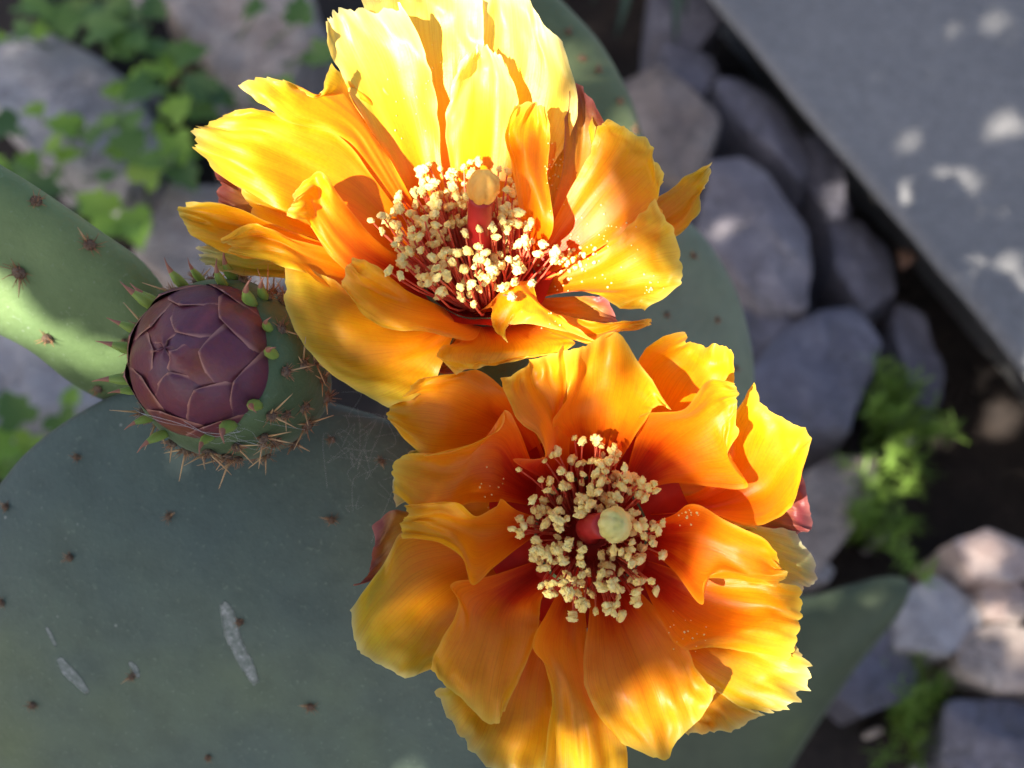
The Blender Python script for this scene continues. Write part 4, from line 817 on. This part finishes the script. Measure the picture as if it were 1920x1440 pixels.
# --- upper flower ------------------------------------------------
BU = Vector((900, 525, -150)); AU_ = Vector((0.0, -0.66, 0.75)).normalized()
fl1, (u1, u2) = flower_base(BU, AU_, 'sunlit yellow-orange flower, tilted, with a red style and amber stigma', 300, 108, [(-58, 42), (-30, 72), (2, 104), (14, 126), (22, 140)])
up = [
 # back petals
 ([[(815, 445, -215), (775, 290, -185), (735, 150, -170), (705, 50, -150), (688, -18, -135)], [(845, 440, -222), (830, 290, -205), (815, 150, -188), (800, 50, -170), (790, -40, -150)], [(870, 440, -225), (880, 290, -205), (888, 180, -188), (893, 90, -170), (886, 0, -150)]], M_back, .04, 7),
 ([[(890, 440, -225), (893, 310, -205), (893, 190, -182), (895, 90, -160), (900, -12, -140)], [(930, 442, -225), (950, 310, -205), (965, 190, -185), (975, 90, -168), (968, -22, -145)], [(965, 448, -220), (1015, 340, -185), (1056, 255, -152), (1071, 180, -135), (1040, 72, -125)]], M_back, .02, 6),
 ([[(1000, 480, -195), (1050, 350, -162), (1064, 250, -142), (1072, 172, -130)], [(1010, 482, -195), (1078, 355, -168), (1098, 262, -152), (1094, 165, -130)], [(1020, 485, -190), (1108, 360, -162), (1136, 295, -150), (1134, 238, -138)]], M_sep, .02, 3),
 ([[(970, 470, -215), (1005, 350, -190), (1030, 260, -172), (1045, 190, -160)], [(985, 475, -215), (1035, 360, -190), (1065, 270, -172), (1078, 190, -160)], [(1000, 480, -210), (1065, 380, -182), (1105, 310, -165), (1112, 235, -150)]], M_up, .03, 3),
 ([[(805, 455, -200), (720, 330, -150), (640, 240, -115), (590, 185, -95)], [(810, 450, -205), (750, 320, -160), (690, 220, -130), (640, 150, -110)], [(820, 448, -208), (790, 330, -175), (750, 230, -150), (700, 150, -125)]], M_up, .03, 3),
 ([[(800, 480, -195), (725, 385, -138), (640, 290, -98), (530, 255, -65)], [(800, 468, -198), (735, 360, -142), (660, 260, -105), (560, 222, -72)], [(803, 460, -200), (750, 345, -150), (690, 245, -118), (610, 200, -85)]], M_up, .03, 2),
 ([[(800, 480, -190), (680, 400, -130), (560, 330, -95), (480, 300, -80)], [(800, 500, -190), (670, 440, -132), (550, 380, -98), (450, 345, -80)], [(800, 520, -188), (670, 480, -130), (560, 430, -95), (470, 400, -78)]], M_up, .03, 3),
 ([[(800, 530, -185), (690, 500, -130), (600, 480, -100), (520, 470, -80)], [(805, 550, -182), (700, 530, -130), (610, 520, -98), (540, 510, -80)], [(815, 570, -175), (720, 570, -122), (650, 570, -92), (590, 560, -75)]], M_up, .02, 3),
 ([[(1000, 500, -190), (1090, 430, -150), (1170, 380, -120), (1215, 350, -105)], [(1005, 520, -190), (1100, 470, -150), (1190, 430, -120), (1245, 410, -105)], [(1005, 545, -185), (1100, 520, -145), (1190, 490, -118), (1245, 470, -102)]], M_up, .02, 3),
 ([[(870, 610, -130), (860, 640, -95), (850, 665, -75)], [(930, 615, -130), (935, 645, -95), (940, 672, -75)], [(1000, 600, -135), (1040, 625, -100), (1065, 640, -82)]], M_up, .02, 2),
 # far right tip
 ([[(1005, 520, -165), (1140, 435, -132), (1238, 372, -112), (1290, 335, -100), (1333, 305, -90)], [(1008, 530, -168), (1155, 470, -135), (1245, 412, -118), (1296, 370, -108), (1330, 328, -94)], [(1008, 545, -165), (1165, 492, -132), (1264, 440, -102), (1302, 402, -90), (1318, 364, -86)]], M_out, .03, 3),
 # sepal behind left, brown
 ([[(810, 490, -170), (620, 415, -122), (500, 350, -102), (408, 316, -86)], [(805, 500, -172), (600, 440, -126), (500, 390, -108), (400, 350, -90)], [(800, 510, -170), (600, 470, -122), (500, 430, -102), (408, 386, -86)]], M_sep, .03, 3),
 # pale lower left
 ([[(800, 560, -150), (560, 490, -92), (460, 475, -72), (378, 452, -56)], [(800, 565, -150), (560, 505, -94), (460, 496, -78), (368, 474, -60)], [(800, 575, -148), (580, 528, -98), (470, 513, -82), (390, 498, -66)]], M_pale, .04, 3),
 # maroon sepal right under front
 ([[(1000, 560, -150), (1080, 558, -112), (1135, 560, -96)], [(1000, 575, -150), (1075, 585, -118), (1149, 603, -90)], [(990, 590, -145), (1060, 602, -115), (1108, 602, -96)]], M_sep, .01, 1),
 ([[(860, 615, -120), (845, 650, -105), (815, 665, -98)], [(870, 622, -120), (860, 670, -110), (826, 698, -98)], [(890, 628, -120), (900, 670, -110), (880, 690, -100)]], M_sep, .01, 1),
 # back left large with a ragged tip
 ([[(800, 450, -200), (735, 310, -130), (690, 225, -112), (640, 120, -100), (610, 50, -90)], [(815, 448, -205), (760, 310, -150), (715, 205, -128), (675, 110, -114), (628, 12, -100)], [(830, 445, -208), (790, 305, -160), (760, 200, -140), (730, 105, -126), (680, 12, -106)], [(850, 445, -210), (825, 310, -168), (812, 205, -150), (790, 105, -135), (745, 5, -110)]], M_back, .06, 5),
 # left upper small with torn rim
 ([[(800, 460, -180), (690, 305, -70), (640, 255, -35), (548, 226, 0), (505, 196, 5), (457, 152, 10)], [(803, 458, -182), (705, 300, -82), (660, 240, -55), (600, 200, -30), (560, 172, -18), (515, 146, -6)], [(806, 455, -184), (720, 300, -92), (680, 235, -70), (630, 190, -55), (605, 180, -45), (585, 178, -35)], [(810, 452, -186), (742, 318, -104), (692, 245, -85), (652, 182, -74), (632, 150, -68), (612, 116, -62)]], M_up, .06, 4),
 # bright inner back petal
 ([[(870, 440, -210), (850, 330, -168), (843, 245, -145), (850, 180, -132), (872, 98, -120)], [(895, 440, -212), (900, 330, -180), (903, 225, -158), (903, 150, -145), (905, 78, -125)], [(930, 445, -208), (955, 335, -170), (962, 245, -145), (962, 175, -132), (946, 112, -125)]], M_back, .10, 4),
 # right big
 ([[(998, 500, -160), (1055, 388, -108), (1102, 308, -82), (1130, 250, -60), (1147, 223, -50)], [(1003, 508, -160), (1083, 405, -108), (1140, 332, -84), (1178, 290, -66), (1200, 256, -50)], [(1006, 516, -158), (1108, 432, -102), (1168, 372, -78), (1208, 330, -62), (1234, 288, -50)], [(1008, 525, -155), (1120, 465, -90), (1188, 412, -64), (1222, 372, -52), (1240, 326, -45)]], M_up, .05, 4),
 # left with pointed tip
 ([[(800, 470, -175), (700, 335, -95), (640, 266, -52), (560, 236, -20), (485, 214, 0), (430, 210, 5)], [(798, 482, -178), (700, 372, -105), (640, 322, -75), (560, 282, -42), (480, 250, -16), (386, 238, 5)], [(796, 495, -178), (690, 402, -105), (622, 362, -75), (540, 320, -44), (462, 290, -22), (354, 252, 0)], [(794, 508, -172), (680, 442, -95), (612, 412, -65), (540, 388, -32), (470, 352, -20), (396, 312, -10)]], M_up, .05, 5),
 # left lower long
 ([[(800, 530, -160), (655, 475, -85), (562, 440, -42), (462, 403, -16), (400, 385, -5), (346, 385, 0)], [(800, 545, -160), (655, 500, -86), (562, 466, -54), (470, 440, -32), (400, 424, -12), (336, 408, 0)], [(800, 558, -150), (655, 530, -66), (562, 490, -34), (490, 482, -22), (430, 473, -10), (366, 450, -5)]], M_up, .02, 4),
 # left fold in front of it
 ([[(805, 545, -150), (648, 478, -62), (562, 455, -20), (505, 431, 10), (465, 427, 15), (414, 451, 15)], [(808, 560, -145), (665, 520, -72), (582, 490, -34), (530, 462, -10), (480, 450, 4), (422, 462, 12)], [(812, 575, -135), (690, 562, -66), (610, 535, -24), (560, 502, 0), (500, 486, 6), (432, 473, 10)]], M_up, .015, 3),
 # right lower broad with dusted pollen
 ([[(1004, 530, -150), (1088, 492, -95), (1150, 456, -62), (1196, 415, -32), (1226, 391, -20)], [(1004, 542, -148), (1100, 518, -88), (1162, 492, -55), (1212, 462, -32), (1263, 448, -20)], [(1002, 552, -145), (1100, 542, -68), (1160, 536, -38), (1216, 526, -26), (1273, 530, -15)], [(1000, 562, -138), (1070, 545, -48), (1118, 546, -22), (1162, 563, -16), (1212, 569, -15)]], M_up, .04, 4),
 # right inner narrow, rolled
 ([[(985, 490, -165), (978, 410, -85), (962, 310, -62), (952, 248, -55), (972, 198, -60)], [(995, 488, -160), (995, 405, -68), (988, 310, -45), (985, 250, -45), (1000, 195, -62)], [(1005, 485, -160), (1035, 425, -48), (1024, 340, -52), (1028, 262, -62), (1022, 204, -72)]], M_up, .02, 3),
 # lower left broad
 ([[(840, 590, -110), (755, 598, -66), (660, 550, -42), (602, 525, -20), (546, 511, -10)], [(845, 600, -108), (775, 628, -56), (688, 618, -32), (622, 604, -16), (548, 590, 0)], [(850, 606, -106), (795, 650, -52), (728, 672, -30), (668, 682, -12), (600, 682, 0)], [(856, 612, -104), (842, 642, -54), (812, 692, -32), (776, 726, -16), (712, 747, -5)]], M_up, .02, 4),
 # left centre folded triangle
 ([[(815, 530, -160), (705, 452, -82), (645, 382, -16), (614, 342, 8), (588, 331, 14), (553, 358, 20)], [(815, 545, -158), (692, 490, -66), (632, 440, -24), (602, 395, 0), (585, 368, 10), (545, 382, 20)], [(815, 560, -152), (690, 525, -56), (628, 485, -24), (592, 432, 0), (572, 408, 10), (537, 404, 15)]], M_up, .015, 3),
 # front lower with pale lip
 ([[(860, 600, -100), (868, 640, -30), (842, 650, 0), (834, 668, 5), (860, 698, 0)], [(910, 612, -90), (925, 640, -32), (920, 660, -8), (914, 674, 0), (912, 690, -10)], [(985, 605, -95), (1025, 622, -40), (1062, 640, -22), (1045, 656, -22), (980, 676, -26)]], M_up, .015, 2),
 # front left S curl
 ([[(850, 585, -120), (815, 570, -72), (760, 545, -22), (702, 500, 10), (660, 492, 15)], [(870, 598, -105), (825, 590, -46), (770, 580, -12), (708, 560, 15), (644, 512, 20)], [(905, 610, -95), (885, 640, -5), (840, 602, 8), (770, 624, 14), (705, 604, 20), (647, 548, 22)][0:1] + [(880, 636, -8), (800, 618, 10), (715, 608, 20), (647, 548, 22)]], M_up, .01, 2),
 # front right with narrow tip
 ([[(985, 580, -125), (1050, 590, -48), (1115, 606, -22), (1170, 604, -10), (1219, 599, -5)], [(970, 592, -120), (1045, 610, -40), (1110, 625, -15), (1165, 612, -8), (1219, 604, -5)], [(955, 605, -110), (1045, 628, -28), (1110, 642, -10), (1162, 622, -5), (1215, 609, -5)]], M_up, .01, 2),
 # front centre curl
 ([[(885, 590, -110), (922, 575, -38), (926, 598, 0), (938, 618, 14), (957, 640, 20)], [(915, 585, -118), (952, 535, -38), (972, 548, 8), (984, 578, 20), (972, 606, 22)], [(955, 580, -122), (990, 527, -45), (1008, 568, 0), (1052, 602, 2), (1108, 636, 0)]], M_up, .01, 2),
]
for i, (rb, mt, jg, rf) in enumerate(up):
    petal(fl1, rb, mt, jg, rf, 200 + i, full=1.14, name='petal' if mt is not M_sep else 'sepal')
stamens(fl1, BU, AU_, u1, u2, 146, 170, 11, 156, 95, 150, (-32, -14), (.98, 1.05))
pistil(fl1, [(896, 510, -140), (898, 450, -60), (900, 395, 0), (903, 370, 22)], 23, None, 31, M_stig2, 6, 1.0)

# --- bud ---------------------------------------------------------
BO = Vector((380, 676, -50)); BA = Vector((-0.50, -0.17, 0.85)).normalized()
prof = [(-330, 70), (-310, 100), (-250, 132), (-180, 155), (-110, 168), (-50, 168), (-15, 158), (2, 144), (4, 120)]
V, F, (b1, b2) = revolve(BO, BA, prof, 48, .035, 2)
bud = mesh_obj('flower_bud', V, F, M_ov, cactus); bud['label'] = 'closed purple bud on a spiny green base'
RB, HB = 124, 134
def dome(phi, th, off):
    d = b1 * math.cos(th) + b2 * math.sin(th)
    return BO + d * ((RB + off) * math.sin(phi)) + BA * ((HB + off) * math.cos(phi))
# core so that nothing shows between the scales
V, F, _ = revolve(BO, BA, [(-4, 130)] + [((HB - 1) * math.cos(R(a)), (RB - 1) * math.sin(R(a))) for a in (85, 72, 60, 48, 36, 24, 12, .2)], 36)
mesh_obj('bud_core', V, F, M_scale, bud)
def bud_scale(th0, ptip, half, off, base=R(97)):
    V, F, UV = [], [], []; nu, nv = 16, 12
    for i in range(nu + 1):
        u = i / nu; phi = base + (ptip - base) * u
        wd = half * (1 - max(0, u - .25) ** 1.25 / .75 ** 1.25) ** .8 if u < 1 else 0
        for k in range(nv + 1):
            v = k / nv * 2 - 1
            # spread angle measured on the surface
            d = wd * v / max(math.sin(max(abs(phi), .30)), .30)
            lift = off + 7.0 * (1 - abs(v) ** 1.5) * (1 - u * .4) + (5 * max(0, u - .82) / .18) + 0.7 * noise.noise(Vector((u * 3, v * 2, th0 * 5)))
            q = dome(phi, th0 + d, lift); V.append(P(*q)); UV.append((max(abs(v) if u > .12 else 0, u ** 6), u))
    n = nv + 1
    for i in range(nu):
        for k in range(nv): F.append((i * n + k, i * n + k + 1, (i + 1) * n + k + 1, (i + 1) * n + k))
    o = mesh_obj('bud_scale', V, F, M_scale, bud); set_uv(o, UV)
ga = R(137.5)
for i in range(21):
    t = i / 20; bud_scale(i * ga + .6 + rnd.uniform(-.12, .12), R(-20 + 92 * t ** .8), R(60 - 30 * t), 1.0 + i * .95)
def teardrop():
    V, F, FM = [], [], []
    pts = [(0, 0, -.1), (0, .12, .18), (0, .30, .45), (0, .52, .68), (0, .75, .80), (0, 1.0, .82)]
    tube(V, F, pts, [.10, .17, .17, .09, .035, .008], 8)
    for f in F: FM.append(1 if min(f) >= 24 else 0)
    me = bpy.data.meshes.new('leaflet'); me.from_pydata([tuple(v) for v in V], [], F); me.materials.append(M_lfl); me.materials.append(M_tip)
    me.polygons.foreach_set('material_index', FM); me.polygons.foreach_set('use_smooth', [True] * len(F)); return me
LEAFLET = teardrop()
def on_ov(h, th, extra=0):
    for (h0, r0), (h1, r1) in zip(prof[:-1], prof[1:]):
        if h0 <= h <= h1: r = r0 + (r1 - r0) * (h - h0) / (h1 - h0); break
    d = b1 * math.cos(th) + b2 * math.sin(th); q = BO + BA * h + d * (r + extra)
    dw = (P(*(q + d * 10)) - P(*q)).normalized(); aw = (P(*(q + BA * 10)) - P(*q)).normalized(); return P(*q), dw, aw
for i in range(19):
    th = i * 2 * math.pi / 13 + rnd.uniform(-.12, .12); h = (-8 if i < 13 else -42) + rnd.uniform(-8, 6)
    loc, dw, aw = on_ov(h, th, -6); y = (dw + aw * .15).normalized(); x = y.cross(aw).normalized(); z = x.cross(y)
    m = Matrix((x, y, z)).transposed().to_4x4(); m.translation = loc; s = S * rnd.uniform(46, 74)
    inst('leaflet', LEAFLET, m @ Matrix.Diagonal((s, s, s, 1)), bud)
for ring, (h, n, off) in enumerate([(-36, 13, .24), (-80, 13, .0), (-130, 12, .3), (-185, 11, .1), (-240, 9, .2)]):
    for i in range(n):
        th = 2 * math.pi * (i + off) / n + rnd.uniform(-.1, .1)
        loc, dw, aw = on_ov(h + rnd.uniform(-12, 12), th, 0)
        put_areole(loc, (dw + aw * .1), bud, rnd.choice(AR_SP), rnd.uniform(.75, 1.1))

# ------------------------------------------------------------------ pollen on the petals, cobwebs
def scatter_pollen(fl, spots, seed):
    r = random.Random(seed); dg = bpy.context.evaluated_depsgraph_get(); V, F = [], []; vs_, fs = ico(1)
    trees = []
    for ch in fl.children:
        if ch.name.startswith('petal'):
            trees.append(BVHTree.FromPolygons([v.co.copy() for v in ch.data.vertices], [tuple(p.vertices) for p in ch.data.polygons]))
    for (x, y, sx, sy, n, s0, s1) in spots:
        for i in range(n):
            px, py = r.gauss(x, sx), r.gauss(y, sy); d = ray(px, py).normalized(); best = None
            for t in trees:
                h = t.ray_cast(CAM, d)
                if h[0] is not None and (best is None or h[3] < best[3]): best = h
            if best is None: continue
            s = r.uniform(s0, s1) * S; c0 = len(V); sd = r.uniform(0, 50); p = best[0] - d * s * .5
            V += [p + v * s * (1 + .6 * noise.noise(v * 2 + Vector((sd, 0, 0)))) for v in vs_]
            F += [tuple(c0 + q for q in f) for f in fs]
    if V:
        o = mesh_obj('pollen', V, F, M_anther, fl); o['kind'] = 'stuff'
scatter_pollen(fl1, [(1065, 490, 26, 16, 70, 1.6, 5), (1110, 470, 40, 40, 50, 1, 2.6), (1040, 560, 18, 22, 20, 1, 2.5), (775, 170, 40, 60, 22, 1, 2.2), (1035, 330, 10, 50, 25, 1, 2.5), (1220, 540, 12, 8, 12, 1.2, 2.6)], 4)
scatter_pollen(fl2, [(1285, 965, 16, 8, 14, 1.2, 3), (1285, 1190, 18, 14, 18, 1, 2.4), (925, 905, 14, 20, 10, 1, 2.6)], 5)
def cobweb(label, lines, base):
    V, F = [], []; b = P(*base)
    for pts, wd in lines:
        tube(V, F, [P(*cr([Vector(p) for p in pts], k / 10)) for k in range(11)], [S * wd] * 11, 4)
    o = mesh_obj('cobweb', [v - b for v in V], F, M_web); o.location = b; tag(o, label, 'cobweb'); o['kind'] = 'stuff'
ls = [([(265, 775, 10), (330, 792, 30), (390, 812, 15), (450, 810, 10)], .5), ([(345, 790, 30), (400, 818, 20), (452, 808, 10)], .4), ([(255, 770, 0), (300, 790, 10), (350, 800, 20)], .35)]
for k in range(16):
    x = rnd.uniform(230, 480); y = rnd.uniform(770, 840); ls.append(([(x, y, rnd.uniform(-10, 25)), (x + rnd.uniform(20, 60), y + rnd.uniform(-5, 25), 20), (x + rnd.uniform(50, 120), y + rnd.uniform(5, 40), rnd.uniform(-30, 10))], .2))
cobweb('fine white cobweb strung under the purple bud', ls, (265, 775, 0))
ls = []
for k in range(34):
    x = rnd.gauss(690, 35); y = rnd.gauss(850, 55); z0 = -330 + rnd.uniform(-10, 40)
    ls.append(([(x, y, z0), (x + rnd.gauss(0, 25), y + rnd.gauss(0, 25), z0 + rnd.uniform(0, 25)), (x + rnd.gauss(0, 45), y + rnd.gauss(0, 45), z0 + rnd.uniform(-10, 15))], .15))
cobweb('wispy grey cobweb on the pad beside the deep orange flower', ls, (690, 850, -330))

# ------------------------------------------------------------------ unseen tree, its leaves shaped to throw the dappled shade (stands behind the photographer)
SP = LD.cross(Vector((0, 0, 1))).normalized(); SQ = SP.cross(LD).normalized()
def pq(v): return v.dot(SP), v.dot(SQ)
# gaps cut into the unseen leaves to aim sun spots: (point the sun reaches through them, radius of the gap)
gaps = []
def gap(v, r): a, b = pq(v); gaps.append((a, b, r))
for x, y, z, r in [(800, 95, -120, .0125), (705, 135, -110, .0125), (900, 170, -150, .013), (955, 95, -150, .009), (560, 190, -20, .009), (480, 245, -5, .009), (600, 240, -40, .009), (930, 500, -10, .005), (1180, 490, -40, .006), (1070, 505, -60, .005), (850, 260, -160, .010), (690, 650, -20, .003), (560, 430, -20, .004), (640, 460, -20, .003), (1080, 300, -120, .004), (790, 660, -30, .002), (1090, 620, -10, .003), (800, 1160, -80, .003), (840, 900, -60, .003), (960, 1260, -40, .0025), (860, 780, -60, .0025), (1120, 720, -30, .003),
                   (1440, 930, 0, .0045), (1480, 850, -20, .005), (1400, 1040, 0, .0045), (1440, 1180, -50, .004), (1485, 1285, -60, .006), (1340, 780, 0, .005), (1250, 1350, -20, .003), (1350, 660, -60, .006), (1120, 1430, -60, .0035)]:
    gap(P(x, y, z), r)
for x, y, d, r in [(40, 595, .20, .004), (150, 655, .20, .0035), (20, 540, .2, .003), (90, 625, .2, .003)]: gap(PD(x, y, d), r)
for x, y, r in [(1700, 265, .005), (1745, 150, .002), (1640, 90, .001), (1890, 240, .008), (1820, 345, .004), (1860, 40, .004), (1800, 65, .001), (1665, 300, .003), (1905, 60, .002)]: gap(G(x, y, HS), r)
for x, y, r in [(1375, 430, .006), (1560, 360, .008), (1655, 850, .015), (1690, 900, .008), (1860, 1020, .008), (1830, 860, .010), (1850, 1170, .005), (1920, 1210, .006)]: gap(G(x, y, .05), r)
CC = CAM + ray(960, 720) * .4 - LD * 2.3                       # centre of the crown
def build_tree():
    r = random.Random(21); V, F = [], []
    c = pq(CC)
    for i in range(34000):
        a = r.uniform(-.95, .95); b = r.uniform(-.80, .80); dd = r.uniform(-.45, .45)
        if (a / .98) ** 2 + (b / .85) ** 2 > 1 + .25 * noise.noise(Vector((a * 4, b * 4, 1))): continue
        L = r.uniform(.024, .05); A, B = c[0] + a, c[1] + b; ok = True
        for ga_, gb_, gr in gaps:
            if (A - ga_) ** 2 + (B - gb_) ** 2 < (gr + L * .30) ** 2: ok = False; break
        if not ok: continue
        p = CC + SP * a + SQ * b + LD * dd
        if p.z < 0.75 or (p - CAM).length < .8: continue
        z = Vector((r.gauss(0, .5), r.gauss(0, .5), 1)).normalized()
        if r.random() < .6: z = (z * .5 - LD).normalized()
        y = z.cross(Vector((r.gauss(0, 1), r.gauss(0, 1), r.gauss(0, 1)))).normalized(); x = y.cross(z)
        i0 = len(V)
        V += [p - y * L * .5, p + x * L * .28 + z * .002, p + x * L * .22 + y * L * .3, p + y * L * .55, p - x * L * .22 + y * L * .3, p - x * L * .28 + z * .002]
        F += [(i0, i0 + 1, i0 + 2, i0 + 3), (i0, i0 + 3, i0 + 4, i0 + 5)]
    V2, F2 = [], []; NC = P(960, 720, -100) - LD * .72; c2 = pq(NC)  # near leaf screen, added to block the sun except through the gaps
    for i in range(15000):
        a = r.uniform(-.34, .34); b = r.uniform(-.30, .30); dd = r.uniform(-.10, .10); L = r.uniform(.012, .026); A, B = c2[0] + a, c2[1] + b
        if (a / .34) ** 2 + (b / .30) ** 2 > 1 + .2 * noise.noise(Vector((a * 9, b * 9, 4))): continue
        if any((A - g0) ** 2 + (B - g1) ** 2 < (gr * .9 + L * .25) ** 2 for g0, g1, gr in gaps): continue
        p = NC + SP * a + SQ * b + LD * dd
        dv = p - CAM
        if dv.dot(AF) > -.02 and dv.length < .6: continue
        z = (Vector((r.gauss(0, .6), r.gauss(0, .6), r.gauss(0, .6))) - LD).normalized()
        y = z.cross(Vector((r.gauss(0, 1), r.gauss(0, 1), r.gauss(0, 1)))).normalized(); x = y.cross(z); i0 = len(V2)
        V2 += [p - y * L * .5, p + x * L * .28, p + x * L * .22 + y * L * .3, p + y * L * .55, p - x * L * .22 + y * L * .3, p - x * L * .28]
        F2 += [(i0, i0 + 1, i0 + 2, i0 + 3), (i0, i0 + 3, i0 + 4, i0 + 5)]
    base = Vector((CC.x - .35, CC.y - .75, -.02)); e = empty('shade_tree', base)
    o2 = mesh_obj('added_shade_leaves', V2, F2, M_crown, e, smooth=False); o2['kind'] = 'stuff'
    tag(e, 'leafy shade tree behind the viewpoint, unseen, its leaf gaps placed to throw dappled light', 'tree')
    o = mesh_obj('crown', V, F, M_crown, e, smooth=False); o['kind'] = 'stuff'
    TV, TF = [], []; fork = Vector((base.x + .05, base.y + .1, 1.2))
    tube(TV, TF, [base - Vector((0, 0, .05)), base.lerp(fork, .5) + Vector((.03, 0, 0)), fork], [.085, .065, .05], 12)
    mesh_obj('trunk', TV, TF, M_bark, e)
    BV, BF = [], []; tube(BV, BF, [fork - Vector((0, 0, .04)), fork.lerp(NC, .5) + Vector((0, 0, .1)), NC - LD * .13], [.03, .015, .004], 8); mesh_obj('limb', BV, BF, M_bark, e)  # limb added to carry the light-blocking near leaves
    for k in range(4):
        tgt = CC + SP * (-.6 + .4 * k) + SQ * (.1 * (-1) ** k) - LD * .3; BV, BF = [], []
        tube(BV, BF, [fork - Vector((0, 0, .04)), fork.lerp(tgt, .5) + Vector((0, 0, .12)), tgt], [.03, .018, .006], 8)
        mesh_obj('limb', BV, BF, M_bark, e)
build_tree()
